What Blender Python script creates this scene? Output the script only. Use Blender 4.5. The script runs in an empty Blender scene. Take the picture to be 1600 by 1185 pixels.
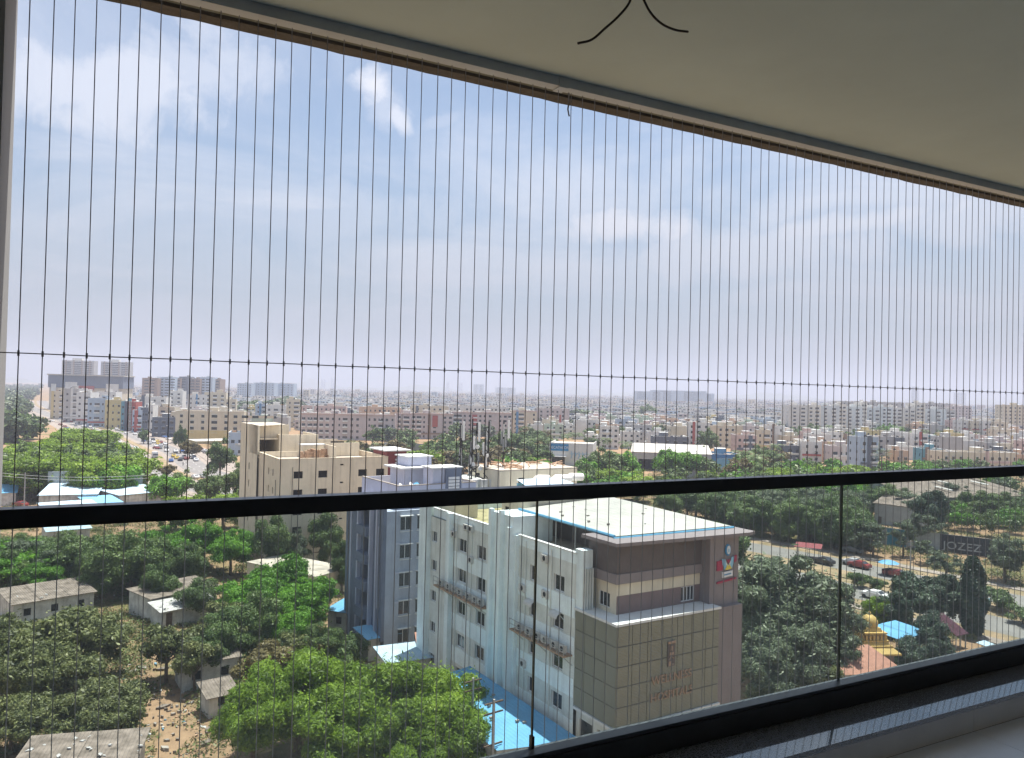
import bpy, math, random
import numpy as np
from mathutils import Vector, Matrix
R = math.radians
S = bpy.context.scene
COL = S.collection
H = 33.0                                   # eye level above the ground

# ---------------------------------------------------------------- camera
FPX, YAW, PITCH, ROLL = 1210.0, R(27.7), R(0.85), R(1.35)
fw = np.array([math.sin(YAW)*math.cos(PITCH), math.cos(YAW)*math.cos(PITCH), math.sin(PITCH)])
r0 = np.array([math.cos(YAW), -math.sin(YAW), 0.0]); u0 = np.cross(r0, fw)
CR = r0*math.cos(ROLL)+u0*math.sin(ROLL); CU = u0*math.cos(ROLL)-r0*math.sin(ROLL)
EYE = np.array([0, 0, H])
cd = bpy.data.cameras.new('camera'); cam = bpy.data.objects.new('camera', cd); COL.objects.link(cam)
cd.sensor_width = 36; cd.lens = FPX/1600*36; cd.clip_start = 0.05; cd.clip_end = 40000
m4 = Matrix(((CR[0], CU[0], -fw[0], 0), (CR[1], CU[1], -fw[1], 0), (CR[2], CU[2], -fw[2], H), (0, 0, 0, 1)))
cam.matrix_world = m4; S.camera = cam
# ---------------------------------------------------------------- sky, sun, exposure
SUN_EL, SUN_AZ = R(77), R(60)
w = bpy.data.worlds.new('World'); S.world = w; w.use_nodes = True
S.view_settings.view_transform = 'Standard'; S.view_settings.look = 'None'
S.view_settings.gamma = 1; S.view_settings.use_curve_mapping = False
S.view_settings.exposure = 1.3
SKY_STRENGTH = 0.070
sl = bpy.data.lights.new('sun', 'SUN'); sl.energy = 4.0; sl.angle = R(0.5); sl.color = (1.0, 0.95, 0.87)
so = bpy.data.objects.new('sun', sl); COL.objects.link(so)
sv = Vector((math.sin(SUN_AZ)*math.cos(SUN_EL), math.cos(SUN_AZ)*math.cos(SUN_EL), math.sin(SUN_EL)))
so.rotation_euler = sv.to_track_quat('Z', 'Y').to_euler(); so.location = (0, 0, 80)
S.cycles.use_denoising = True
S.cycles.max_bounces = 8; S.cycles.transparent_max_bounces = 24; S.cycles.volume_bounces = 1

def ray(px, py): return fw+CR*(px-800)/FPX-CU*(py-592.5)/FPX
def G(px, py, h=0.0):                      # the point of height h that the photograph shows at px, py
    d = ray(px, py); return EYE+d*((h-H)/d[2])
def at(px, py, z): return EYE+ray(px, py)*z
def onplane(px, py, p, dirn):
    n = np.array([-dirn[1], dirn[0], 0.0]); d = ray(px, py); return EYE+d*(np.dot(np.array(p)-EYE, n)/np.dot(d, n))
def proj(p):
    v = np.array(p, float)-EYE; z = v@fw; return 800+FPX*(v@CR)/z, 592.5-FPX*(v@CU)/z, z

def skynodes():
    nt = w.node_tree; N = nt.nodes; L = nt.links; N.clear()
    out = N.new('ShaderNodeOutputWorld'); bg = N.new('ShaderNodeBackground'); bg.inputs[1].default_value = SKY_STRENGTH
    sky = N.new('ShaderNodeTexSky'); sky.sky_type = 'NISHITA'; sky.sun_disc = False
    sky.sun_elevation = SUN_EL; sky.sun_rotation = SUN_AZ; sky.dust_density = 1.5; sky.air_density = 1.0; sky.ozone_density = 2.0
    tc = N.new('ShaderNodeTexCoord')
    def math_(op, a, b=None, clamp=False):
        n = N.new('ShaderNodeMath'); n.operation = op; n.use_clamp = clamp
        for i, v in enumerate((a, b)):
            if v is None: continue
            if isinstance(v, (int, float)): n.inputs[i].default_value = v
            else: L.new(v, n.inputs[i])
        return n.outputs[0]
    def noise(scale, det, rough, vec, dist=0.0):
        n = N.new('ShaderNodeTexNoise'); n.inputs['Scale'].default_value = scale; n.inputs['Detail'].default_value = det
        n.inputs['Roughness'].default_value = rough; n.inputs['Distortion'].default_value = dist; L.new(vec, n.inputs['Vector']); return n.outputs[0]
    def maprange(v, a, b, c=0.0, d=1.0):
        n = N.new('ShaderNodeMapRange'); n.interpolation_type = 'SMOOTHSTEP'; L.new(v, n.inputs[0])
        for i, x in enumerate((a, b, c, d)): n.inputs[i+1].default_value = x
        return n.outputs[0]
    sep = N.new('ShaderNodeSeparateXYZ'); L.new(tc.outputs['Generated'], sep.inputs[0])
    zz = math_('ADD', sep.outputs[2], 0.16)
    cx = math_('DIVIDE', sep.outputs[0], zz); cy = math_('DIVIDE', sep.outputs[1], zz)
    cmb = N.new('ShaderNodeCombineXYZ'); L.new(cx, cmb.inputs[0]); L.new(cy, cmb.inputs[1])
    n1 = noise(1.1, 7, 0.55, cmb.outputs[0], 0.6); n2 = noise(14.0, 8, 0.62, tc.outputs['Generated'], 0.3)
    veil = maprange(n1, 0.38, 0.72, 0.12, 0.8)
    def blob(px, py, a, b, ang, amt, soft=1.0):     # one soft cloud: a direction in the sky with its own size
        d = ray(px, py); d = d/np.linalg.norm(d)
        e1 = CR*math.cos(ang)+CU*math.sin(ang); e2 = CU*math.cos(ang)-CR*math.sin(ang)
        def dot(e):
            n = N.new('ShaderNodeVectorMath'); n.operation = 'DOT_PRODUCT'; L.new(tc.outputs['Generated'], n.inputs[0]); n.inputs[1].default_value = tuple(e); return n.outputs['Value']
        x = math_('DIVIDE', math_('SUBTRACT', dot(e1), float(d@e1)), a); y = math_('DIVIDE', math_('SUBTRACT', dot(e2), float(d@e2)), b)
        r = math_('SQRT', math_('ADD', math_('MULTIPLY', x, x), math_('MULTIPLY', y, y)))
        r = math_('ADD', r, math_('MULTIPLY', math_('SUBTRACT', n2, 0.5), 2.2*soft))
        f = math_('GREATER_THAN', dot(fw), 0.0)
        return math_('MULTIPLY', maprange(r, 1.15, 0.15, 0.0, amt), f)
    tot = veil
    for b in ((586, 136, .030, .030, 0.2, 1.0), (622, 182, .034, .014, -1.0, .8), (600, 160, .045, .03, -.8, .5), (690, 190, .05, .012, 0.3, .35), (985, 355, .10, .030, -.05, 1.0), (1180, 395, .28, .05, .05, .75),
              (1065, 372, .05, .018, -.2, .7), (1330, 350, .19, .024, .10, .85), (1500, 340, .14, .05, .05, .7), (180, 140, .16, .07, 0, .75), (330, 110, .12, .06, 0, .6),
              (470, 330, .3, .05, 0, .4), (120, 380, .25, .06, 0, .35), (1500, 440, .3, .06, 0, .35)):
        tot = math_('MAXIMUM', tot, blob(*b))
    mix = N.new('ShaderNodeMixRGB'); L.new(tot, mix.inputs[0]); tint = N.new('ShaderNodeMixRGB'); tint.blend_type = 'MULTIPLY'; tint.inputs[0].default_value = 1; L.new(sky.outputs[0], tint.inputs[1]); tint.inputs[2].default_value = (.77, .83, .83, 1); L.new(tint.outputs[0], mix.inputs[1]); mix.inputs[2].default_value = (5.35, 5.5, 6.1, 1)
    lowv = maprange(sep.outputs[2], .34, -.01, 0.0, .92); mx2 = N.new('ShaderNodeMixRGB'); L.new(lowv, mx2.inputs[0]); L.new(mix.outputs[0], mx2.inputs[1]); mx2.inputs[2].default_value = (2.3, 2.5, 2.95, 1); mix = mx2
    L.new(mix.outputs[0], bg.inputs[0]); L.new(bg.outputs[0], out.inputs[0])
skynodes()

# ---------------------------------------------------------------- helpers
MATS = {}
def mat(name, col, rough=0.8, var=0.12, scale=1.5, bump=0.0, metal=0.0, streak=0.0, spec=0.3, coords='Object', col2=None, dirt=0.0):
    if name in MATS: return MATS[name]
    m = bpy.data.materials.new(name); m.use_nodes = True; nt = m.node_tree; N = nt.nodes; L = nt.links
    p = N['Principled BSDF']; p.inputs['Roughness'].default_value = rough; p.inputs['Metallic'].default_value = metal
    p.inputs['Specular IOR Level'].default_value = spec
    tc = N.new('ShaderNodeTexCoord'); src = tc.outputs[coords]
    n = N.new('ShaderNodeTexNoise'); n.inputs['Scale'].default_value = scale; n.inputs['Detail'].default_value = 6; n.inputs['Roughness'].default_value = .65; L.new(src, n.inputs['Vector'])
    r = N.new('ShaderNodeValToRGB'); r.color_ramp.elements[0].position = .3; r.color_ramp.elements[1].position = .7
    c = np.array(col); lo = np.clip(c*(1-var*1.6), 0, 1) if col2 is None else np.array(col2); hi = np.clip(c*(1+var), 0, 1)
    r.color_ramp.elements[0].color = (*lo, 1); r.color_ramp.elements[1].color = (*hi, 1); L.new(n.outputs[0], r.inputs[0]); cur = r.outputs[0]
    if streak > 0:
        mp = N.new('ShaderNodeMapping'); mp.inputs['Scale'].default_value = (1.3, 1.3, .10); L.new(src, mp.inputs[0])
        s = N.new('ShaderNodeTexNoise'); s.inputs['Scale'].default_value = 1.1; s.inputs['Detail'].default_value = 5; L.new(mp.outputs[0], s.inputs['Vector'])
        rr = N.new('ShaderNodeMapRange'); L.new(s.outputs[0], rr.inputs[0]); rr.inputs[1].default_value = .5; rr.inputs[2].default_value = .8; rr.inputs[4].default_value = streak
        mx = N.new('ShaderNodeMixRGB'); mx.blend_type = 'MULTIPLY'; L.new(rr.outputs[0], mx.inputs[0]); L.new(cur, mx.inputs[1]); mx.inputs[2].default_value = (.42, .40, .37, 1); cur = mx.outputs[0]
    L.new(cur, p.inputs['Base Color'])
    if bump > 0:
        b = N.new('ShaderNodeBump'); b.inputs['Strength'].default_value = bump; b.inputs['Distance'].default_value = .05; L.new(n.outputs[0], b.inputs['Height']); L.new(b.outputs[0], p.inputs['Normal'])
    MATS[name] = m; return m

def leafmat(name, c1, c2, c3, trans=.3):
    m = bpy.data.materials.new(name); m.use_nodes = True; nt = m.node_tree; N = nt.nodes; L = nt.links
    p = N['Principled BSDF']; p.inputs['Roughness'].default_value = .5; p.inputs['Specular IOR Level'].default_value = .35
    g = N.new('ShaderNodeNewGeometry'); oi = N.new('ShaderNodeObjectInfo')
    tc = N.new('ShaderNodeTexCoord'); n = N.new('ShaderNodeTexNoise'); n.inputs['Scale'].default_value = .55; n.inputs['Detail'].default_value = 3; L.new(tc.outputs['Object'], n.inputs['Vector'])
    a = N.new('ShaderNodeMath'); a.operation = 'MULTIPLY_ADD'; L.new(g.outputs['Random Per Island'], a.inputs[0]); a.inputs[1].default_value = .55
    b = N.new('ShaderNodeMath'); b.operation = 'MULTIPLY_ADD'; L.new(oi.outputs['Random'], b.inputs[0]); b.inputs[1].default_value = .22; b.inputs[2].default_value = -.36
    c = N.new('ShaderNodeMath'); c.operation = 'MULTIPLY_ADD'; L.new(n.outputs[0], c.inputs[0]); c.inputs[1].default_value = .85; L.new(b.outputs[0], c.inputs[2])
    L.new(c.outputs[0], a.inputs[2])
    r = N.new('ShaderNodeValToRGB'); e = r.color_ramp.elements; e[0].position = .1; e[1].position = .95; e[0].color = (*c1, 1); e[1].color = (*c3, 1); x = e.new(.55); x.color = (*c2, 1)
    L.new(a.outputs[0], r.inputs[0]); L.new(r.outputs[0], p.inputs['Base Color'])
    t = N.new('ShaderNodeBsdfTranslucent'); L.new(r.outputs[0], t.inputs[0]); mx = N.new('ShaderNodeMixShader'); mx.inputs[0].default_value = trans
    L.new(p.outputs[0], mx.inputs[1]); L.new(t.outputs[0], mx.inputs[2]); L.new(mx.outputs[0], N['Material Output'].inputs[0])
    MATS[name] = m; return m

class MB:
    def __init__(s): s.v = []; s.f = []; s.m = []
    def quad(s, a, b, c, d, mi=0):
        k = len(s.v); s.v += [tuple(a), tuple(b), tuple(c), tuple(d)]; s.f.append((k, k+1, k+2, k+3)); s.m.append(mi)
    def box(s, x0, x1, y0, y1, z0, z1, mi=0, top=None):
        k = len(s.v); s.v += [(x, y, z) for z in (z0, z1) for y in (y0, y1) for x in (x0, x1)]
        F = ((0, 2, 3, 1), (4, 5, 7, 6), (0, 1, 5, 4), (2, 6, 7, 3), (0, 4, 6, 2), (1, 3, 7, 5))
        for i, f in enumerate(F): s.f.append(tuple(k+j for j in f)); s.m.append(top if (i == 1 and top is not None) else mi)
        return s
    def prism(s, pts, z0, z1, mi=0, top=None):
        n = len(pts); k = len(s.v); s.v += [(p[0], p[1], z0) for p in pts]+[(p[0], p[1], z1) for p in pts]
        for i in range(n): j = (i+1) % n; s.f.append((k+i, k+j, k+n+j, k+n+i)); s.m.append(mi)
        s.f.append(tuple(k+i for i in reversed(range(n)))); s.m.append(mi); s.f.append(tuple(k+n+i for i in range(n))); s.m.append(mi if top is None else top)
    def tube(s, pts, rad, n=6, mi=0, cap=True):
        pts = [Vector(p) for p in pts]; k0 = len(s.v)
        if not hasattr(rad, '__len__'): rad = [rad]*len(pts)
        for i, p in enumerate(pts):
            t = (pts[min(i+1, len(pts)-1)]-pts[max(i-1, 0)]).normalized(); a = t.orthogonal().normalized() if abs(t.z) > .99 or True else None
            a = Vector((0, 0, 1)).cross(t) if abs(t.z) < .95 else Vector((0, 1, 0)).cross(t); a.normalize(); b = t.cross(a)
            for j in range(n):
                q = p+(a*math.cos(2*math.pi*j/n)+b*math.sin(2*math.pi*j/n))*rad[i]; s.v.append(tuple(q))
        for i in range(len(pts)-1):
            for j in range(n):
                s.f.append((k0+i*n+j, k0+i*n+(j+1) % n, k0+(i+1)*n+(j+1) % n, k0+(i+1)*n+j)); s.m.append(mi)
        if cap: s.f.append(tuple(k0+j for j in range(n))); s.m.append(mi); s.f.append(tuple(k0+(len(pts)-1)*n+j for j in range(n))); s.m.append(mi)
        return s
    def lathe(s, prof, cx=0, cy=0, n=14, mi=0):
        k = len(s.v)
        for r, z in prof:
            for j in range(n): a = 2*math.pi*j/n; s.v.append((cx+r*math.cos(a), cy+r*math.sin(a), z))
        for i in range(len(prof)-1):
            for j in range(n): s.f.append((k+i*n+j, k+i*n+(j+1) % n, k+(i+1)*n+(j+1) % n, k+(i+1)*n+j)); s.m.append(mi)
        s.f.append(tuple(k+(len(prof)-1)*n+j for j in range(n))); s.m.append(mi)
        return s
    def facade(s, p, u, n, L, z0, z1, holes=(), dep=.2, mi=0, mb=None):
        # a wall with real openings: p start, u along, n outward; holes (a0, a1, b0, b1)
        us = sorted({0.0, L, *[x for h in holes for x in h[:2]]}); zs = sorted({z0, z1, *[x for h in holes for x in h[2:4]]})
        P = lambda a, z, d=0: (p[0]+u[0]*a-n[0]*d, p[1]+u[1]*a-n[1]*d, z)
        for zi in range(len(zs)-1):
            zc = (zs[zi]+zs[zi+1])/2; run = None
            for ui in range(len(us)-1):
                uc = (us[ui]+us[ui+1])/2; ins = any(h[0] < uc < h[1] and h[2] < zc < h[3] for h in holes)
                if not ins and run is None: run = us[ui]
                if ins and run is not None: s.quad(P(run, zs[zi]), P(us[ui], zs[zi]), P(us[ui], zs[zi+1]), P(run, zs[zi+1]), mi); run = None
            if run is not None: s.quad(P(run, zs[zi]), P(L, zs[zi]), P(L, zs[zi+1]), P(run, zs[zi+1]), mi)
        for h in holes:
            a0, a1, b0, b1 = h[:4]
            s.quad(P(a0, b0), P(a1, b0), P(a1, b0, dep), P(a0, b0, dep), mi); s.quad(P(a0, b1), P(a1, b1), P(a1, b1, dep), P(a0, b1, dep), mi)
            s.quad(P(a0, b0), P(a0, b1), P(a0, b1, dep), P(a0, b0, dep), mi); s.quad(P(a1, b0), P(a1, b1), P(a1, b1, dep), P(a1, b0, dep), mi)
            if mb is not None: s.quad(P(a0, b0, dep), P(a1, b0, dep), P(a1, b1, dep), P(a0, b1, dep), mb)
    def mesh(s, name, mats):
        me = bpy.data.meshes.new(name); me.from_pydata(s.v, [], s.f)
        for m in mats: me.materials.append(MATS[m] if isinstance(m, str) else m)
        if len(mats) > 1: me.polygons.foreach_set('material_index', s.m)
        me.update(); return me
    def build(s, name, mats, parent=None, loc=None, rot=0, smooth=False, **kw):
        me = s.mesh(name, mats if isinstance(mats, (list, tuple)) else [mats])
        if smooth: me.polygons.foreach_set('use_smooth', [True]*len(me.polygons))
        o = link(name, me, parent, loc, rot)
        if kw: tag(o, **kw)
        return o
def link(name, me, parent=None, loc=None, rot=0):
    o = bpy.data.objects.new(name, me); COL.objects.link(o)
    if parent: o.parent = parent
    if loc is not None: o.location = loc
    if rot: o.rotation_euler = (0, 0, rot)
    return o
def tag(o, label=None, cat=None, group=None, kind=None):
    if label: o['label'] = label
    if cat: o['category'] = cat
    if group: o['group'] = group
    if kind: o['kind'] = kind
    return o
def empty(name, loc, rot=0, label=None, cat=None, group=None):
    o = bpy.data.objects.new(name, None); COL.objects.link(o); o.location = loc; o.rotation_euler = (0, 0, rot); o.empty_display_size = .2
    return tag(o, label, cat, group)
def copy_tree(o, parent=None):
    c = o.copy(); COL.objects.link(c)
    if parent: c.parent = parent
    for ch in o.children: copy_tree(ch, c)
    return c
def text_mesh(txt, size, depth, m, align='CENTER'):
    cu = bpy.data.curves.new('lettering', 'FONT'); cu.body = txt; cu.size = size; cu.extrude = depth; cu.align_x = align; cu.resolution_u = 3
    ob = bpy.data.objects.new('lettering', cu); COL.objects.link(ob); bpy.context.view_layer.update()
    me = bpy.data.meshes.new_from_object(ob.evaluated_get(bpy.context.evaluated_depsgraph_get())); bpy.data.objects.remove(ob); bpy.data.curves.remove(cu)
    me.materials.clear(); me.materials.append(MATS[m]); return me
def lettering(txt, size, m, parent, loc, depth=.03, rot=(math.pi/2, 0, 0), sx=1.0):
    o = link('lettering', text_mesh(txt, size, depth, m), parent, loc); o.rotation_euler = rot; o.scale = (sx, 1, 1); return o

# ---------------------------------------------------------------- materials
mat('ceiling_paint', (.49, .60, .60), .9, .05, 1.3, bump=.05)
mat('lip_paint', (.10, .095, .09), .9, .15, 8, bump=.4)
mat('pier_paint', (.36, .365, .37), .9, .04, 2)
mat('track_metal', (.42, .47, .52), .5, .06, 6, metal=.2)
mat('wire_black', (.27, .27, .30), .35, .1, 20)
mat('rail_black', (.016, .017, .02), .34, .3, 9, spec=.5)
mat('tile', (.76, .78, .84), .32, .05, 3, spec=.4)
mat('tile_side', (.80, .78, .76), .5, .05, 3)
mat('grout', (.16, .15, .14), .9, .1)
mat('plaster_room', (.55, .53, .50), .9, .03)
def granite():
    m = mat('granite', (.14, .145, .165), .10, .9, 200, spec=.9); p = m.node_tree.nodes['Principled BSDF']; p.inputs['Coat Weight'].default_value = 1.0; p.inputs['Coat Roughness'].default_value = .03; p.inputs['Coat IOR'].default_value = 2.1
    return m
granite()
def glassmat():
    m = bpy.data.materials.new('rail_glass'); m.use_nodes = True; nt = m.node_tree; N = nt.nodes; L = nt.links; N.remove(N['Principled BSDF'])
    t = N.new('ShaderNodeBsdfTransparent'); t.inputs[0].default_value = (.93, .967, .957, 1)
    g = N.new('ShaderNodeBsdfGlossy'); g.inputs['Roughness'].default_value = .02; d = N.new('ShaderNodeBsdfDiffuse'); d.inputs[0].default_value = (.62, .70, .72, 1)
    lw = N.new('ShaderNodeLayerWeight'); lw.inputs[0].default_value = .5; pw_ = N.new('ShaderNodeMath'); pw_.operation = 'POWER'; L.new(lw.outputs['Facing'], pw_.inputs[0]); pw_.inputs[1].default_value = 5
    half = N.new('ShaderNodeMath'); half.operation = 'MULTIPLY_ADD'; L.new(pw_.outputs[0], half.inputs[0]); half.inputs[1].default_value = .5; half.inputs[2].default_value = .02
    m1 = N.new('ShaderNodeMixShader'); L.new(half.outputs[0], m1.inputs[0]); L.new(t.outputs[0], m1.inputs[1]); L.new(g.outputs[0], m1.inputs[2])
    tc = N.new('ShaderNodeTexCoord'); n = N.new('ShaderNodeTexNoise'); n.inputs['Scale'].default_value = 3.2; n.inputs['Detail'].default_value = 6; L.new(tc.outputs['Object'], n.inputs['Vector'])
    sep = N.new('ShaderNodeSeparateXYZ'); L.new(tc.outputs['Object'], sep.inputs[0])
    mr = N.new('ShaderNodeMapRange'); L.new(n.outputs[0], mr.inputs[0]); mr.inputs[1].default_value = .45; mr.inputs[2].default_value = .85; mr.inputs[3].default_value = .065; mr.inputs[4].default_value = .17
    # wiped-on dust gathered along the foot of the pane
    lowz = N.new('ShaderNodeMapRange'); L.new(sep.outputs[2], lowz.inputs[0]); lowz.inputs[1].default_value = .16; lowz.inputs[2].default_value = 0.0; lowz.inputs[4].default_value = .05
    ad = N.new('ShaderNodeMath'); L.new(mr.outputs[0], ad.inputs[0]); L.new(lowz.outputs[0], ad.inputs[1])
    m2 = N.new('ShaderNodeMixShader'); L.new(ad.outputs[0], m2.inputs[0]); L.new(m1.outputs[0], m2.inputs[1]); L.new(d.outputs[0], m2.inputs[2])
    L.new(m2.outputs[0], N['Material Output'].inputs[0]); MATS['rail_glass'] = m
glassmat()
mat('glass_edge', (.012, .035, .032), .3, .1, 5)
mat('dark_glass', (.035, .042, .05), .12, .5, .8, spec=.7)
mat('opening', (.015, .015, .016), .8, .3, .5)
mat('frame_white', (.70, .71, .72), .5, .05, 4)
mat('hosp_white', (.80, .91, .95), .8, .09, .6, streak=.42)
mat('hosp_grey', (.67, .71, .68), .85, .10, .6, streak=.6)
mat('hosp_cream', (.66, .60, .47), .85, .06, .6, streak=.3)
mat('hosp_brown', (.235, .205, .21), .7, .05, .8, streak=.15)
mat('hosp_dark', (.12, .10, .10), .6, .12, 1.2)
mat('hosp_mauve', (.21, .155, .15), .7, .08, 1)
mat('coping', (.70, .72, .72), .7, .08, 1, streak=.1)
mat('roof_white', (.5, .48, .43), .8, .10, .9)
mat('roof_blue', (.13, .36, .55), .5, .10, 1.2)
mat('sheet_blue', (.17, .42, .66), .45, .10, .8, col2=(.24, .50, .68))
mat('roof_concrete', (.48, .43, .36), .95, .2, .5, col2=(.26, .24, .21))
mat('roof_weedy', (.40, .36, .22), .95, .3, .7, col2=(.17, .16, .07))
mat('copper', (.38, .27, .20), .4, .1, 5, metal=.2)
mat('grey_metal', (.38, .40, .40), .5, .12, 3, metal=.3)
mat('ac_white', (.58, .58, .56), .6, .1, 4)
mat('rust_ledge', (.45, .30, .20), .9, .3, 2)
mat('slate_blue', (.16, .19, .26), .8, .1, .7, streak=.15)
mat('lavender', (.39, .44, .53), .85, .08, .6, streak=.45)
mat('lavender_light', (.48, .51, .63), .85, .06, .6, streak=.15)
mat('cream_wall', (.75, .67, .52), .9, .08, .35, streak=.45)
mat('cream_wall_shaded', (.70, .60, .46), .9, .06, .35, streak=.3)  # side-wall copy of the cream, shade put into the colour
mat('concrete_raw', (.33, .30, .27), .95, .2, .6, streak=.3)
mat('red_wall', (.20, .05, .055), .7, .08, 1)
mat('dirt', (.28, .20, .13), 1, .3, .35, col2=(.13, .12, .06))
mat('mud_wall', (.60, .59, .55), .95, .25, .8, streak=.7)
mat('asbestos', (.25, .21, .18), .95, .2, .9, col2=(.09, .075, .06))
mat('trash_white', (.5, .5, .5), .9, .3, 3, col2=(.2, .19, .17))
mat('bark', (.14, .10, .07), .95, .3, 3, bump=.4)
mat('gold', (.50, .36, .13), .6, .12, 3, metal=.2)
mat('terracotta', (.38, .20, .145), .85, .12, 2)
mat('maroon', (.055, .014, .028), .7, .1, 2)
mat('pole_concrete', (.40, .39, .37), .9, .1, 3)
mat('road', (.20, .19, .185), .95, .12, .15, coords='Object')
mat('road_near', (.20, .195, .185), .95, .14, .2)
mat('paving', (.28, .24, .21), .95, .2, .4)
mat('kerb_white', (.6, .6, .58), .8, .1)
mat('fence_grey', (.40, .44, .46), .7, .1, .5, streak=.3)
mat('fence_dark', (.035, .04, .055), .7, .2, .5)
mat('black_plastic', (.02, .02, .022), .5, .2, 3)
mat('tank_white', (.72, .72, .70), .5, .05, 2)
mat('tyre', (.02, .02, .02), .8, .1, 5)
WALLS = dict(white=(.66, .66, .64), cream=(.60, .54, .42), grey=(.42, .42, .42), pink=(.56, .43, .40), bluish=(.40, .49, .60), yellow=(.60, .50, .25), peach=(.58, .40, .28),
             green=(.42, .52, .42), brown=(.28, .20, .15), red=(.40, .10, .08), teal=(.12, .30, .38), slate=(.12, .14, .18), mauve=(.53, .47, .47), blue=(.10, .25, .45), paleblue=(.62, .68, .71), ivory=(.75, .73, .67))
for k, v in WALLS.items(): mat('wall_'+k, v, .9, .07, .25, streak=.25)
def ribbed(name, col, per, axis=0, rough=.5):            # corrugated or standing-seam sheet: real bump, colour patches of weather
    m = mat(name, col, rough, .10, .5); nt = m.node_tree; N = nt.nodes; L = nt.links
    tc = N.new('ShaderNodeTexCoord'); wv = N.new('ShaderNodeTexWave'); wv.bands_direction = 'XYZ'[axis]; wv.inputs['Scale'].default_value = 1/per*.314; L.new(tc.outputs['Object'], wv.inputs['Vector'])
    b = N.new('ShaderNodeBump'); b.inputs['Strength'].default_value = .6; b.inputs['Distance'].default_value = .04; L.new(wv.outputs[0], b.inputs['Height']); L.new(b.outputs[0], N['Principled BSDF'].inputs['Normal']); return m
ribbed('sheet_pale', (.42, .56, .66), .35); ribbed('sheet_whitish', (.47, .46, .425), .8); ribbed('sheet_sky', (.13, .36, .58), .35)
ribbed('gold_louvre', (.235, .235, .18), .12, 2, .35)
def addribs(m, per, axis=0):
    nt = m.node_tree; N = nt.nodes; L = nt.links; tc = N.new('ShaderNodeTexCoord'); wv = N.new('ShaderNodeTexWave'); wv.bands_direction = 'XYZ'[axis]; wv.inputs['Scale'].default_value = 1/per*.314; L.new(tc.outputs['Object'], wv.inputs['Vector'])
    b = N.new('ShaderNodeBump'); b.inputs['Strength'].default_value = .9; b.inputs['Distance'].default_value = .06; L.new(wv.outputs[0], b.inputs['Height']); L.new(b.outputs[0], N['Principled BSDF'].inputs['Normal'])
addribs(MATS['asbestos'], .3); addribs(MATS['sheet_blue'], .3)
def groundmat():
    m = bpy.data.materials.new('ground_soil'); m.use_nodes = True; nt = m.node_tree; N = nt.nodes; L = nt.links; p = N['Principled BSDF']; p.inputs['Roughness'].default_value = 1; p.inputs['Specular IOR Level'].default_value = .1
    tc = N.new('ShaderNodeTexCoord')
    def nz(s, d): n = N.new('ShaderNodeTexNoise'); n.inputs['Scale'].default_value = s; n.inputs['Detail'].default_value = d; n.inputs['Roughness'].default_value = .65; L.new(tc.outputs['Object'], n.inputs['Vector']); return n
    a = nz(.06, 8); b = nz(.9, 8); c = nz(.012, 4)
    r = N.new('ShaderNodeValToRGB'); e = r.color_ramp.elements; e[0].color = (.13, .095, .06, 1); e[0].position = .3; e[1].color = (.30, .205, .128, 1); e[1].position = .62; x = e.new(.45); x.color = (.26, .175, .11, 1); L.new(b.outputs[0], r.inputs[0])
    g = N.new('ShaderNodeValToRGB'); e = g.color_ramp.elements; e[0].color = (.06, .08, .025, 1); e[0].position = .35; e[1].color = (.22, .18, .09, 1); e[1].position = .7; L.new(b.outputs[0], g.inputs[0])
    k = N.new('ShaderNodeValToRGB'); k.color_ramp.elements[0].position = .50; k.color_ramp.elements[1].position = .62; L.new(a.outputs[0], k.inputs[0])
    mx = N.new('ShaderNodeMixRGB'); L.new(k.outputs[0], mx.inputs[0]); L.new(r.outputs[0], mx.inputs[1]); L.new(g.outputs[0], mx.inputs[2]); L.new(mx.outputs[0], p.inputs['Base Color'])
    MATS['ground_soil'] = m
groundmat()
leafmat('leaf_neem', (.06, .11, .012), (.19, .31, .028), (.40, .54, .07), .45)
leafmat('leaf_bright', (.035, .10, .01), (.11, .28, .02), (.25, .48, .05), .4)
leafmat('leaf_mango', (.04, .055, .02), (.14, .165, .055), (.36, .37, .16), .28)
leafmat('leaf_dense', (.03, .06, .018), (.11, .175, .05), (.24, .32, .10))
leafmat('leaf_grey', (.05, .07, .045), (.13, .17, .10), (.26, .31, .19), .28)
leafmat('leaf_dry', (.07, .06, .02), (.15, .125, .045), (.24, .20, .08))
leafmat('leaf_dark', (.018, .036, .022), (.045, .08, .045), (.10, .15, .08), .15)
leafmat('leaf_far', (.035, .058, .028), (.075, .11, .045), (.14, .18, .07), .15)

# ---------------------------------------------------------------- the balcony
Z = H
mat('strip_darkened', (.175, .19, .165), .9, .10, 5, bump=.15)  # outer ceiling strip, colour darkened to offset the stronger light outside
m = MB(); m.box(-.75, 8, -2.4, 2.27, Z+1.07, Z+1.25); m.box(-.75, 8, 2.27, 2.378, Z+1.0701, Z+1.25, 2)
k0 = len(m.v); nn = 120                                             # the drip lip is trowelled by hand: its edge wavers a few millimetres
rl = random.Random(12)
for i in range(nn+1):
    x = -.75+8.75*i/nn; d1, d2 = rl.uniform(-.002, .002), rl.uniform(-.0035, .0035); m.v += [(x, 2.378, Z+1.0695), (x, 2.382+d1, Z+1.0605), (x, 2.434+d2, Z+1.059+d1*.5), (x, 2.437+d2, Z+1.25)]
for i in range(nn):
    for j in range(3): a_ = k0+i*4+j; m.f.append((a_, a_+4, a_+5, a_+1)); m.m.append(1)
m.build('balcony_ceiling', ['ceiling_paint', 'lip_paint', 'strip_darkened'], kind='structure')
m = MB()
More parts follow.
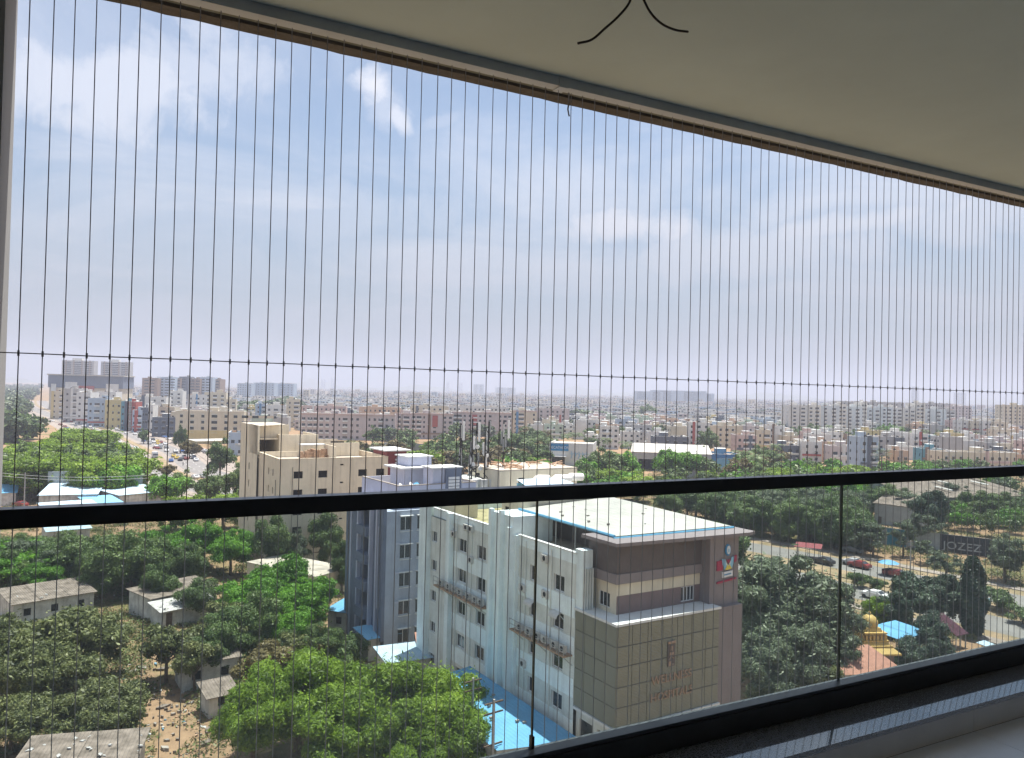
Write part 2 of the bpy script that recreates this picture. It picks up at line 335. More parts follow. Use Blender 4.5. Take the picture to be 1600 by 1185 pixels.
for i in range(-2, 15):
    for j in range(-8, 1):
        x0 = 3.3-.6*4+.6*i; y1 = 2.001+.6*j; m.box(x0+.0015, x0+.5985, y1-.5985, y1-.0015, Z-1.44, Z-1.40)
m.box(-.75, 8, -3.2, 2.0, Z-1.56, Z-1.402, 1); m.build('balcony_floor', ['tile', 'grout'], kind='structure')
MB().box(-.75, 8, -3.2, -2.4, Z-1.40, Z+1.25).build('room_wall', 'plaster_room', kind='structure')  # unseen wall behind the camera, added to keep the balcony dim
MB().box(-.75, -.236, 2.2, 2.46, Z-1.6, Z+1.058).build('side_pier', 'pier_paint', label='grey painted side pier at the left end of the balcony railing', cat='pier')
MB().box(-.75, -.60, -2.4, 2.2, Z-1.4, Z+1.07).build('side_wall', 'pier_paint', label='side wall closing the balcony on the left behind the pier', cat='wall')
MB().box(8, 8.2, -3.2, 2.46, Z-1.6, Z+1.25).build('side_wall', 'pier_paint', label='added unseen end wall far right, keeping bright reflections out of the glass', cat='wall')  # added out of view so the glass reflects no bright sky
curb = empty('balcony_curb', (0, 2.08, Z-1.56), label='low tiled curb with black granite top under the glass railing', cat='curb')
m = MB(); k = [(-.095, .262), (-.095, .282), (.10, .301), (.155, .302), (.155, .275)]; m.v = [(x, y, z) for x in (-.6, 8) for y, z in k]; m.f = [(0, 1, 2, 3, 4), (9, 8, 7, 6, 5)]+[(i, (i+1) % 5, 5+(i+1) % 5, 5+i) for i in range(5)]; m.m = [0]*7; m.build('granite_sill', 'granite', curb)
m = MB()
for i in range(8): x0 = 3.3-3.6+1.2*i; m.box(x0+.001, x0+1.199, -.078, .0, .16, .262)
m.build('skirting', 'tile_side', curb); MB().box(-.6, 8, .0, .15, 0, .270).build('masonry', 'grout', curb)
rail = empty('balcony_railing', (0, 2.2, Z-1.26), label='frameless glass balcony railing with a black metal handrail', cat='railing')
m = MB(); m.box(-.232, 8, 0, .048, .90, .947); m.build('handrail', 'rail_black', rail)
m = MB(); m.box(-.232, 8, -.035, .03, 0.003, .078); m.box(-.232, 8, -.030, .027, .078, .092); m.build('base_channel', 'rail_black', rail)
xs = [-.23, 1.27, 2.73, 4.19, 5.65, 7.11]
for a, b in zip(xs, xs[1:]):
    m = MB(); m.box(0, b-a-.004, 0, .010, 0, .81); m.m[4] = m.m[5] = 1; m.build('glass_panel', ['rail_glass', 'glass_edge'], rail, (a+.002, .015, .0925))
for x in xs[1:-1]: MB().box(x-.0018, x+.0018, .0155, .0245, .0925, .899).build('gasket', 'glass_edge', rail)
MB().box(1.265, 1.275, .010, .029, .0925, .13).build('clamp', 'black_plastic', rail)
# strung wire grille
gr = empty('wire_grille', (0, 2.268, Z-1.20), label='vertical black wires strung outside the railing from ceiling to sill', cat='safety grille')
m = MB(); m.box(-.234, 1.35, -.020, .022, 2.237, 2.269); m.box(1.354, 8, -.020, .022, 2.237, 2.269); m.box(1.335, 1.37, -.023, .025, 2.233, 2.2695); m.build('top_track', 'track_metal', gr)
MB().box(-.21, 8, -.012, .012, -.10, -.02).build('bottom_track', 'track_metal', gr)
rnd = random.Random(3)
wm = MB().tube([(0, 0, -.02), (0.0006, 0, .6), (-.0006, 0, 1.25), (0, 0, 2.23)], .00135, 6).mesh('wire', ['wire_black'])
knots = MB()
for k in range(97):
    x = -.191+k*.0495+rnd.uniform(-.0025, .0025); o = link('wire', wm, gr, (x, 0, 0)); o.rotation_euler = (0, rnd.uniform(-.0012, .0012), rnd.uniform(0, 6)); zk = 1.264-.0038*(x+.232); knots.tube([(x, 0, zk-.007), (x, 0, zk+.007)], [.0027, .0027], 6)
cw = MB(); cw.tube([(-.232+i*.0503, .0, 1.264-.0038*(i*.0503)+.0004*math.sin(i)) for i in range(98)], .0016, 6); cwo = cw.build('cross_wire', 'wire_black', gr); knots.build('knot', 'wire_black', cwo)['kind'] = 'stuff'
m = MB().tube([(1.385, 0, 2.23), (1.389, .004, 2.20), (1.381, -.003, 2.17), (1.391, .003, 2.15)], .003, 5); m.build('wire_end', 'wire_black', gr)
# fan cables
A = at(985, -8, 1.0); yc = 1.60
def yp(px, py, Y): d = ray(px, py); return EYE+d*(Y/d[1])
root = yp(990, -30, yc); rootp = (root[0], yc, Z+1.07)
cbl = empty('ceiling_cables', rootp, label='two black cable ends curling down from the balcony ceiling', cat='cable')
for seq in (((985, 0), (968, 24), (945, 45), (925, 62), (903, 68)), ((1006, 0), (1018, 22), (1035, 38), (1055, 47), (1075, 50))):
    pts = [Vector((0, 0, 0))]+[Vector(yp(a, b, yc))-Vector(rootp) for a, b in seq]
    P3 = [np.array(p) for p in pts]; P3 = [2*P3[0]-P3[1]]+P3+[2*P3[-1]-P3[-2]]; sm = []
    for i in range(1, len(P3)-2):
        for t in np.linspace(0, 1, 6, endpoint=False): a_, b_, c_, d_ = P3[i-1:i+3]; sm.append(tuple(.5*((2*b_)+(-a_+c_)*t+(2*a_-5*b_+4*c_-d_)*t*t+(-a_+3*b_-3*c_+d_)*t**3)))
    pts = sm+[tuple(P3[-2])]
    MB().tube(pts, .0032, 7).build('cable', 'black_plastic', cbl, smooth=True)
MB().lathe([(.03, -.008), (.03, -.001), (.0, -.001)]).build('ceiling_rose', 'ceiling_paint', cbl)

# ---------------------------------------------------------------- ground, hills, roads
def sheet(name, pts, z, m, kind='structure'):
    b = MB(); k = [(p[0], p[1], z) for p in pts]; b.v = k; b.f = [tuple(range(len(k)))]; b.m = [0]; return b.build(name, m, kind=kind)
sheet('ground', [(-9200, -9200), (9200, -9200), (9200, 9200), (-9200, 9200)], 0, 'ground_soil')
def hills():
    rr = random.Random(5); b = MB(); mat('hill_scrub', (.10, .12, .08), 1, .3, .003)
    for (p0, p1, dist, hh) in ((-60, 60, 8600, 60), (380, 560, 8600, 110), (520, 760, 8300, 75), (800, 1010, 8700, 100), (1000, 1330, 8600, 80), (1150, 1290, 8200, 70), (1360, 1660, 8700, 60), (150, 420, 8700, 45)):
        n = 26; ph = rr.uniform(0, 9); k = len(b.v); rows = 5
        for i in range(n+1):
            px = p0+(p1-p0)*i/n; d = ray(px, 600); d = d[:2]/np.linalg.norm(d[:2]); e = max(0.0, math.sin(math.pi*i/n))**.6
            hz = hh*e*(.72+.2*math.sin(i*.45+ph)+.12*math.sin(i*1.3+ph*2))
            for j in range(rows):
                t = j/(rows-1); q = d*(dist-350+t*700); b.v.append((q[0], q[1], max(0, hz*math.sin(math.pi*t))-.5))
        for i in range(n):
            for j in range(rows-1): b.f.append((k+i*rows+j, k+(i+1)*rows+j, k+(i+1)*rows+j+1, k+i*rows+j+1)); b.m.append(0)
    b.build('hills', 'hill_scrub', kind='structure', smooth=True)
hills()
AXIS = [(-95, 1400), (-72, 1113), (-33, 823), (-5, 640), (12, 480), (21, 390), (24, 312), (42, 250), (75, 195), (105, 155), (119, 118), (123, 95), (127, 70), (133, 30), (145, -60)]
def smoothline(pts, n=8):
    P = [np.array(p, float) for p in pts]; P = [2*P[0]-P[1]]+P+[2*P[-1]-P[-2]]; out = []
    for i in range(1, len(P)-2):
        for t in np.linspace(0, 1, n, endpoint=False):
            a, b, c, d = P[i-1:i+3]; out.append(.5*((2*b)+(-a+c)*t+(2*a-5*b+4*c-d)*t*t+(-a+3*b-3*c+d)*t**3))
    out.append(P[-2]); return out
AX = smoothline(AXIS)
def normals(line): 
    o = []
    for i in range(len(line)): t = line[min(i+1, len(line)-1)]-line[max(i-1, 0)]; t = t/np.linalg.norm(t); o.append(np.array([-t[1], t[0]]))
    return o
AXN = normals(AX)
def strip(name, o0, o1, z, m, th=0.0, kind='structure', sub=None):
    b = MB(); L = AX if sub is None else AX[sub[0]:sub[1]]; NN = AXN if sub is None else AXN[sub[0]:sub[1]]
    for i in range(len(L)-1):
        a0, a1, b0, b1 = L[i]+NN[i]*o0, L[i]+NN[i]*o1, L[i+1]+NN[i+1]*o0, L[i+1]+NN[i+1]*o1
        b.quad((*a0, z), (*a1, z), (*b1, z), (*b0, z))
        if th: b.quad((*a0, z-th), (*b0, z-th), (*b0, z), (*a0, z)); b.quad((*a1, z-th), (*b1, z-th), (*b1, z), (*a1, z))
    return b.build(name, m, kind=kind)
strip('dirt_verge', -27, 27, .004, 'paving', sub=(0, 66)); strip('dirt_verge', -21, 21, .004, 'dirt', sub=(65, None))
for nm_, o0_, o1_ in (('road_left', 4.5, 15), ('road_right', -15, -4.5)): strip(nm_, o0_, o1_, .012, 'road', sub=(0, 66)); strip(nm_, o0_+1.5*(o0_ < 0), o1_-1.5*(o0_ > 0), .012, 'road_near', sub=(65, None))
strip('median', -1.6, 1.6, .15, 'dirt', .15); strip('pavement_left', 17, 19.5, .13, 'paving', .13); strip('pavement_right', -19.5, -17, .13, 'paving', .13)
b = MB()
for off in (8.0, 11.5, -8.0, -11.5):
    for i in range(0, len(AX)-1):
        a, c, n = AX[i], AX[i+1], AXN[i]; t = (c-a); l = np.linalg.norm(t)
        for k in range(int(l/7)):
            p = a+t*(k*7/l)+n*off; q = a+t*((k*7+3)/l)+n*off; b.quad((*(p-n*.08), .017), (*(p+n*.08), .017), (*(q+n*.08), .017), (*(q-n*.08), .017))
b.build('lane_marking', 'kerb_white', kind='structure')

# ---------------------------------------------------------------- buildings
def window_mesh(w_, h_, mull=2, glass='dark_glass', frame='frame_white', t=.08, d=.06):
    b = MB(); b.box(0, w_, 0, d, 0, t); b.box(0, w_, 0, d, h_-t, h_); b.box(0, t, 0, d, t, h_-t); b.box(w_-t, w_, 0, d, t, h_-t)
    for i in range(1, mull): x = w_*i/mull; b.box(x-t/2, x+t/2, .004, d-.004, t, h_-t)
    f = b.mesh('window', [frame]); g = MB().box(.01, w_-.01, d*.5, d*.5+.01, .01, h_-.01).mesh('pane', [glass]); return f, g
WC = {}
def add_window(par, origin, u, n, a0, a1, b0, b1, dep, mull=2, glass='dark_glass', frame='frame_white', pane=True, sash=None):
    key = (round(a1-a0, 2), round(b1-b0, 2), mull, glass, frame)
    if key not in WC: WC[key] = window_mesh(a1-a0, b1-b0, mull, glass, frame)
    f, g = WC[key]; ang = math.atan2(u[1], u[0])
    o = link('window', f, par, (origin[0]+u[0]*a0-n[0]*(dep-.02), origin[1]+u[1]*a0-n[1]*(dep-.02), b0), ang)
    if u[0]*-n[1] - u[1]*-n[0] < 0: o.scale = (1, -1, 1)
    link('pane', g, o); return o
def grid(cols, rows, w_, z0, fh, hh):
    # cols: centres or (centre, width); rows: how many storeys
    out = []
    for r in (range(rows) if isinstance(rows, int) else rows):
        for c in cols:
            cc, ww = c if isinstance(c, tuple) else (c, w_); out.append((cc-ww/2, cc+ww/2, z0+r*fh, z0+r*fh+hh))
    return out
def shell(b, L, D, z0, z1, fh=(), lh=(), dep=.2, mi=0, li=None, par=.8, roof=1, cop=2, mb=3, rh=(), bh=()):
    """outer walls with openings, roof, parapet and coping in local x (along front), y (depth)"""
    li = mi if li is None else li; zr = z1-par
    b.facade((0, 0), (1, 0), (0, -1), L, z0, zr, fh, dep, mi, mb); b.facade((0, D), (0, -1), (-1, 0), D, z0, zr, [(D-h[1], D-h[0], h[2], h[3]) for h in lh], dep, li, mb)
    b.facade((L, 0), (0, 1), (1, 0), D, z0, zr, rh, dep, li, mb); b.facade((L, D), (-1, 0), (0, 1), L, z0, zr, bh, dep, mi, mb)
    b.quad((0, 0, zr), (L, 0, zr), (L, D, zr), (0, D, zr), roof)
    t = .18
    if par > 0:
        b.box(0, L, 0, t, zr+.001, z1, mi); b.box(0, L, D-t, D, zr+.001, z1, mi); b.box(0, t, t, D-t, zr+.001, z1, li); b.box(L-t, L, t, D-t, zr+.001, z1, li)
        c = .05; b.box(-c, L+c, -c, t+c, z1, z1+.07, cop); b.box(-c, L+c, D-t-c, D+c, z1, z1+.07, cop); b.box(-c, t+c, t+c, D-t-c, z1, z1+.07, cop); b.box(L-t-c, L+c, t+c, D-t-c, z1, z1+.07, cop)
def tankmesh():
    b = MB(); b.lathe([(.55, 0), (.6, .15), (.6, 1.0), (.5, 1.2), (.2, 1.3), (.18, 1.4), (0.01, 1.42)], n=12); return b
TANK = {c: tankmesh().mesh('water_tank', [c]) for c in ('black_plastic', 'tank_white', 'roof_blue')}
def tank(par, x, y, z, c='black_plastic', s=1.0): o = link('water_tank', TANK[c], par, (x, y, z)); o.scale = (s, s, s); return o

# --- hospital
HR = R(4); hu = np.array([math.cos(HR), math.sin(HR), 0]); hv = np.array([-math.sin(HR), math.cos(HR), 0])
C0 = at(964, 979, 60); H0 = (C0[0], C0[1], 0)
def hl(px, py, off=0.0, d='u'):            # a photograph point on one of the hospital's planes -> local (along, z)
    if d == 'u': q = onplane(px, py, C0+hv*off, hu); return float((q-C0)@hu), float(q[2])
    q = onplane(px, py, C0+hu*off, hv); return float((q-C0)@hv), float(q[2])
hos = empty('hospital_building', H0, HR, label='large pale hospital with a brown tower and a gold louvred front bearing its name', cat='hospital')
WU, WN = (0, -1), (-1, 0)                  # side facade runs back from the gold box
def side(v0, v1, z0, z1, holes, x=0.0, mi='hosp_white', name='side_wall', dep=.18, extra=None):
    b = MB(); b.facade((x, v1), (0, -1), (-1, 0), v1-v0, z0, z1, [(v1-h[1], v1-h[0], h[2], h[3]) for h in holes], dep, 0)
    o = b.build(name, mi, hos)
    for h in holes: add_window(hos, (x, v1), (0, -1), (-1, 0), v1-h[1], v1-h[0], h[2], h[3], dep, 2)
    return o
ZP = 19.5
# wing nearer the gold box (v 5.4..14.7) and the farther wing (v 18.6..34)
rowz = [15.8, 12.6, 9.2, 5.75, 2.2]
colA = [(7.05, 8.65), (11.35, 12.4)]; colB = [(20.5, 22.3), (24.6, 26.4)]
hA = [(a, b_, z, z+1.4) for a, b_ in colA for z in rowz]; hB = [(a, b_, z, z+1.4) for a, b_ in colB for z in rowz]
side(5.4, 14.7, 0, ZP-.9, hA, .0, 'hosp_grey'); side(18.6, 27.6, 0, ZP-.9, hB, 0, 'hosp_grey'); side(28.4, 32.6, 0, ZP-.9, [(31.0, 32.3, z, z+1.2) for z in rowz], -.25, 'hosp_grey')
b = MB()                                    # pale bands between window rows, standing proud of the wall
for z in rowz:
    b.box(-.06, -.002, 5.42, 14.34, z-1.7, z-.12)
    b.box(-.06, -.002, 18.62, 27.58, z-1.75, z-.15)
b.build('wall_band', 'hosp_white', hos)
b = MB()
b.box(-.9, -.52, 14.7, 15.15, 0, 20.2); b.box(-.9, -.52, 18.15, 18.6, 0, 21.5); b.box(-.52, 4, 14.7, 18.6, 0, 21.2); b.box(-1.0, -.52, 16.2, 16.5, 0, 21.6)
b.box(-.5, -.001, 27.6, 28.4, 0, ZP+.1); b.box(-.75, -.251, 32.6, 33.2, 0, ZP+.3); b.box(-.5, 3, 33.2, 35.2, 0, ZP+.4); b.box(-.35, -.002, 14.35, 14.69, 0, ZP)
b.build('pier', 'hosp_white', hos)
b = MB()                                    # parapets, roof decks, back walls
b.box(0, .2, 5.4, 14.7, ZP-.899, ZP); b.box(0, .2, 18.6, 32.6, ZP-.899, ZP); b.box(.2, 14.4, 34.8, 35, 0, ZP); b.box(14.2, 14.4, 5.4, 34.8, 0, ZP); b.build('parapet', 'hosp_white', hos)
b = MB(); b.box(-.08, .28, 5.35, 14.66, ZP+.001, ZP+.09); b.box(-.08, .28, 18.63, 32.55, ZP+.001, ZP+.09); b.build('coping', 'coping', hos)
b = MB(); b.box(.2, 14.2, 5.4, 18.6, ZP-.95, ZP-.899, 0); b.box(.2, 14.2, 18.6, 34.8, ZP-.95, ZP-.899, 1); b.build('roof_deck', ['roof_concrete', 'roof_weedy'], hos)
# gold box
b = MB(); b.box(.06, 11.2, .06, 5.4, 6.95, 14.84); b.build('louvre_backing', 'hosp_dark', hos)
pm = None
nF, nS, nR = 7, 4, 5; pw, ph, sw = 11.2/nF, 7.85/nR, 5.4/nS
for r in range(nR):
    for c in range(nF): MB().box(.03, pw-.03, 0, .055, .04, ph-.04).build('louvre_panel', 'gold_louvre', hos, (c*pw, 0, 6.97+r*ph))
    for c in range(nS): MB().box(0, .055, .025, sw-.025, .03, ph-.03).build('louvre_panel', 'gold_louvre', hos, (0, c*sw, 6.97+r*ph))
MB().box(-.12, 11.3, -.12, 5.5, 14.86, 15.05).build('white_ledge', 'coping', hos)
MB().box(-.12, 11.3, -.15, 5.4, 6.72, 6.94).build('lower_ledge', 'coping', hos)
b = MB(); b.facade((.3, .4), (1, 0), (0, -1), 13.9, 0, 6.72, [(1, 5, .2, 3), (6, 10, .2, 3), (1, 5, 3.8, 6), (6, 10, 3.8, 6)], .2, 0, 1); b.facade((.3, 5.4), (0, -1), (-1, 0), 5.0, 0, 6.72, [(.5, 2.2, 3.7, 6), (2.8, 4.6, 3.7, 6)], .2, 0, 1); b.build('ground_storeys', ['hosp_grey', 'dark_glass'], hos)
lx, lz = hl(1049, 1056); lettering('WELLNESS', .95, 'copper', hos, (lx, -.05, lz-.38), .05, sx=.98)
lx, lz = hl(1049, 1082); lettering('HOSPITALS', .95, 'copper', hos, (lx, -.05, lz-.38), .05, sx=.98)
lx, lz = hl(1048, 1021); b = MB(); b.box(-.38, .38, -.10, -.01, -1.0, 1.0, 0); b.box(-.4, .4, -.14, -.101, .82, 1.02, 1); b.box(-.3, .0, -.14, -.101, -.95, -.6, 1); b.box(.05, .22, -.14, -.101, -.9, -.82, 1)
b.box(-.12, .12, -.14, -.101, .25, .62, 1); b.box(-.22, .22, -.14, -.101, -.1, .12, 1); b.tube([(-.28, -.12, -.45), (-.05, -.13, -.2), (.25, -.12, -.42)], .04, 5, 1); b.build('emblem', ['hosp_dark', 'copper'], hos, (lx, 0, lz))
# brown tower head: recessed window storey, dark band, fascia slab, right-hand pylon
VR = 1.9; UR = 1.45
zt = 20.75
b = MB(); b.box(UR, 10.9, VR, 5.6, 18.35, zt); b.box(UR-.1, 10.9, VR-.1, 5.6, 17.55, 18.349, 1); b.build('dark_band', ['hosp_dark', 'hosp_brown'], hos)
b = MB(); b.facade((UR+.15, VR+.15), (1, 0), (0, -1), 9.3, 16.55, 17.55, (), .1); b.facade((UR+.15, 5.6), (0, -1), (-1, 0), 3.55, 15.05, 17.55, [(1.2, 2.7, 15.35, 16.6)], .15); b.build('cream_band', 'hosp_cream', hos)
add_window(hos, (UR+.15, 5.6), (0, -1), (-1, 0), 1.2, 2.7, 15.35, 16.6, .15, 3)
wz0, wz1 = 15.2, 16.5
b = MB(); b.facade((UR+.15, VR+.17), (1, 0), (0, -1), 9.3, 15.05, 16.549, [(7.1, 8.7, wz0, wz1)], .12); b.build('mauve_band', 'hosp_mauve', hos)
add_window(hos, (UR+.15, VR+.17), (1, 0), (0, -1), 7.1, 8.7, wz0, wz1, .12, 4)
b = MB(); b.box(10.9, 14.4, .9, 5.6, 0, zt); b.box(11.25, 14.4, .35, .899, 0, 14.8); b.build('pylon', 'hosp_brown', hos)
b = MB(); b.prism([(UR-.7, VR-.75), (14.9, .1), (15.9, .4), (15.9, 5.8), (UR-.7, 5.8)], zt+.001, zt+.28); b.build('fascia_slab', 'hosp_brown', hos)
b = MB(); b.box(.02, UR-.4, 4.55, 5.6, 15.06, 19.9); b.build('corner_pier', 'hosp_white', hos)
b = MB()
for i in range(4): b.box(.1+i*.27, .22+i*.27, 4.35, 4.54, 15.06, 18.4)
b.build('fin', 'hosp_grey', hos)
# white sheet roof on the terrace, blue gutter
def R3(px, py, z): q = G(px, py, z); d = np.array([q[0]-H0[0], q[1]-H0[1], 0]); return (float(d@hu), float(d@hv))
ra, rb, rc = R3(862, 800, 21.3), R3(962, 788, 21.9), R3(1165, 826, 21.3)
b = MB(); zl = 21.15
P = [(2.2, 3.2, 21.15), (2.2, rb[1]*0+18.0, 21.3), (13.9, 18.2, 21.9), (15.2, 2.6, 21.2)]
b.quad(*P, 0); b.quad(*[(x, y, z-.06) for x, y, z in P], 0)
b.build('sheet_roof', 'sheet_whitish', hos)
b = MB(); rr = random.Random(6)
for i in range(12): x, y = rr.uniform(3.5, 13.5), rr.uniform(4.5, 16.5); z = 21.2+(x-2.2)/13*.35*(y/18)+.1; b.box(x, x+rr.uniform(.1, .3), y, y+rr.uniform(.1, .3), z, z+.15)
b.build('roof_vent', 'concrete_raw', hos)['kind'] = 'stuff'
b = MB(); b.tube([P[0], P[1]], .13, 6); b.tube([(1.95, 3.0, 21.02), (15.4, 2.4, 21.08)], .11, 6); b.build('gutter', 'roof_blue', hos)
b = MB()
for y in (6, 9, 12, 15, 17.6): b.tube([(2.5, y, ZP-.9), (2.5, y, 21.15)], .07, 6); b.tube([(8, y, ZP-.9), (8, y, 21.4)], .07, 6)
b.build('roof_post', 'grey_metal', hos)
MB().box(5.5, 13.5, 5.8, 17.5, ZP-.89, 21.0).build('terrace_shade_box', 'hosp_dark', hos)  # dark box standing in for the shade of the open terrace
b = MB(); b.facade((3.0, 22.6), (0, -1), (-1, 0), 4.2, ZP-.9, 22.2, [(.6, 1.4, 19.2, 21)], .1, 0, 1); b.facade((3.0, 18.6), (1, 0), (0, -1), 9, ZP-.9, 22.2, (), .1, 0); b.quad((3, 18.6, 22.2), (12, 18.6, 22.2), (12, 22.6, 22.2), (3, 22.6, 22.2), 0); b.build('stair_head', ['hosp_cream', 'opening'], hos)
b = MB(); b.quad((9.7, 28.0, 21.9), (16.8, 27.6, 21.9), (16.4, 31.6, 22.4), (10.4, 31.6, 22.4)); b.build('roof_shed', 'sheet_pale', hos); b = MB(); b.box(10.3, 16.6, 31.2, 31.4, 18.6, 22.0); b.box(12, 16.6, 28.4, 28.5, 18.6, 21.5); b.build('blue_sheet_wall', 'sheet_blue', hos)
b = MB(); b.box(1.0, 4.0, 29.5, 33.5, 18.6, 21.0); b.build('roof_room', 'hosp_cream', hos)
ku, kv = R3(781, 737, 22.0); b = MB(); b.facade((ku, kv+9), (0, -1), (-1, 0), 9, 0, 21.99, [(2.5, 3.5, 19.6, 21.2)], .1, 0, 1); b.facade((ku, kv), (1, 0), (0, -1), 13, 0, 21.99, [(3, 4, 19.4, 21)], .1, 0, 1); b.box(ku, ku+13, kv, kv+9, 22.0, 22.15, 2); b.build('rear_block', ['hosp_cream', 'opening', 'roof_concrete'], hos)
b = MB()
for (x, y, l) in ((ku+3.6, kv-2.6, 2.8), (ku+6.2, kv-3.2, 3.4), (ku+9.4, kv-2.2, 3.0)): b.tube([(x, y, 18.9), (x+.2, y+.1, 20.6), (x+1.0, y+.2, 21.1), (x+l, y+.2, 21.0)], .55, 10)
b.build('air_duct', 'tank_white', hos, smooth=True); MB().box(ku+1, ku+13, kv-6, kv-.01, 0, 18.9).build('roof_room', 'hosp_grey', hos)
rr = random.Random(8); b = MB()
for i in range(44):
    a, c = rr.uniform(ku, ku+12), rr.uniform(kv, kv+8); an = rr.uniform(0, 3); l = rr.uniform(.8, 2.8); b.tube([(a, c, 22.2+rr.uniform(0, .3)), (a+l*math.cos(an), c+l*math.sin(an)*.5, 22.2+rr.uniform(0, .6))], .09, 5)
b.build('timber_scrap', 'rust_ledge', hos)['kind'] = 'stuff'
for i in range(4): link('air_conditioner', AC0 := (globals().get('AC0') or MB().box(0, .9, 0, .4, 0, .7).mesh('air_conditioner', ['ac_white'])), hos, (ku-1.6+i*.1, kv-5+i*1.3, 18.9))
tank(hos, 12.5, 24.5, 18.6, 'roof_blue', 1.2)
# service ledges with air-conditioners on the side facade
def acmesh():
    b = MB(); b.box(0, .34, 0, .85, 0, .6, 0); b.lathe([(.22, 0), (.22, .02)], n=12, mi=1); me = MB()
    me.box(0, .34, 0, .85, 0, .6, 0)
    k = len(me.v); n = 12
    me.v += [(-.012, .32+.22*math.cos(2*math.pi*j/n), .3+.22*math.sin(2*math.pi*j/n)) for j in range(n)]; me.f.append(tuple(range(k, k+n))); me.m.append(1)
    me.box(.05, .3, .08, .14, -.12, -.001, 0); me.box(.05, .3, .7, .76, -.12, -.001, 0); return me.mesh('air_conditioner', ['ac_white', 'opening'])
AC = acmesh()
for v0, v1, z in ((5.6, 14.2, 11.05), (19.6, 30.2, 11.5)):
    b = MB(); b.box(-1.0, -.051, v0, v1, z-.12, z, 0); b.build('service_ledge', 'rust_ledge', hos)
    b = MB(); b.tube([(-.98, v0, z+.95), (-.98, v1, z+.95)], .045, 5); b.tube([(-.98, v0, z+.5), (-.98, v1, z+.5)], .035, 5)
    n = int((v1-v0)/.9)
    for i in range(n+1): y = v0+(v1-v0)*i/n; b.tube([(-.98, y, z), (-.98, y, z+.96)], .035, 5)
    for i in range(0, n, 2): y = v0+(v1-v0)*i/n; b.tube([(-.95, y, z-.12), (-.06, y, z-.9)], .03, 5)
    b.build('ledge_railing', 'grey_metal', hos)
    rr = random.Random(int(v0*7))
    y = v0+.3
    while y < v1-1.1: link('air_conditioner', AC, hos, (-.75, y, z+.13)); y += rr.uniform(1.05, 1.9)
for v, z in ((9.2, 14.9), (12.9, 14.6), (9.4, 18.0), (22.9, 15.2), (26.8, 17.2), (12.6, 7.8), (24.0, 18.35), (23.0, 18.35)): link('air_conditioner', AC, hos, (-.36, v, z))
b = MB()
for v in (8.9, 13.0, 19.2, 23.3, 26.6, 29.0): b.tube([(-.1, v, 1), (-.1, v, ZP-.3)], .055, 6)
b.tube([(-.08, 9.6, 14.5), (-.1, 8.8, 13.6), (-.08, 7.6, 13.9), (-.1, 6.6, 13.5)], .03, 5); b.build('drain_pipe', 'hosp_grey', hos)
for v, z in ((7.2, 14.1), (11.2, 14.1)):
    b = MB()
    for i in range(6): a0, a1 = math.pi/2*i/6, math.pi/2*(i+1)/6; b.quad((-.05-.6*math.sin(a0), v, z-.45+.5*math.cos(a0)), (-.05-.6*math.sin(a0), v+1.3, z-.45+.5*math.cos(a0)), (-.05-.6*math.sin(a1), v+1.3, z-.45+.5*math.cos(a1)), (-.05-.6*math.sin(a1), v, z-.45+.5*math.cos(a1)))
    b.build('awning', 'ac_white', hos)
# tower logo
lc = (hl(1136, 878, .9)[0], hl(1136, 878, .9)[1]); logo = empty('logo', (lc[0], .9, lc[1])); logo.parent = hos; logo.scale = (.8, 1, .65)
mat('logo_blue', (.03, .22, .45), .5, .1); mat('logo_sky', (.25, .5, .68), .5, .1); mat('logo_red', (.35, .03, .08), .5, .1); mat('logo_yellow', (.75, .60, .08), .5, .1); mat('logo_white', (.7, .72, .74), .5, .05)
def plate(pts, y0, y1, mi, name='logo_plate'):
    b = MB(); n = len(pts); b.v = [(x, y0, z) for x, z in pts]+[(x, y1, z) for x, z in pts]; b.f = [tuple(range(n)), tuple(range(2*n-1, n-1, -1))]+[(i, (i+1) % n, n+(i+1) % n, n+i) for i in range(n)]; b.m = [0]*len(b.f); return b.build(name, mi, logo)
def oval(cx, cz, a, c, n=14): return [(cx+a*math.cos(2*math.pi*i/n), cz+c*math.sin(2*math.pi*i/n)) for i in range(n)]
plate(oval(.02, 1.6, .42, .78), -.10, -.01, 'logo_blue'); plate(oval(.06, 1.62, .26, .58), -.14, -.101, 'logo_white'); plate(oval(.06, 1.55, .12, .25), -.16, -.141, 'logo_sky')
plate([(-1.62, -1.05), (-.75, -1.0), (-.75, .35), (-1.62, .25)], -.10, -.01, 'logo_red'); plate([(.95, -.2), (1.35, 0), (1.38, .8), (.95, .75)], -.10, -.01, 'logo_red')
plate([(-.95, .5), (-.45, .42), (0, -.95), (-.55, -.95), (-.85, -.2)], -.14, -.101, 'logo_sky'); plate([(.95, .75), (.5, .55), (0, -.95), (.6, -.85), (.9, -.1)], -.14, -.101, 'logo_sky')
plate([(-.45, .2), (0, -.45), (.45, .3), (.1, -.9), (-.12, -.9)], -.16, -.141, 'logo_white'); plate([(-.5, -.95), (-.1, -.25), (0, -.8), (.12, -.25), (.5, -.85), (0, -1.0)], -.19, -.161, 'logo_yellow'); plate([(-.35, .4), (0, -.2), (.35, .45), (.0, .3)], -.19, -.161, 'logo_red')
plate([(-.8, -2.05), (.75, -1.9), (.75, -1.2), (-.8, -1.3)], -.12, -.01, 'logo_white'); plate([(-.55, -1.75), (.5, -1.65), (.5, -1.5), (-.55, -1.6)], -.135, -.121, 'logo_blue'); plate([(-1.6, -2.75), (1.35, -2.45), (1.35, -2.2), (-1.6, -2.5)], -.12, -.01, 'logo_red')
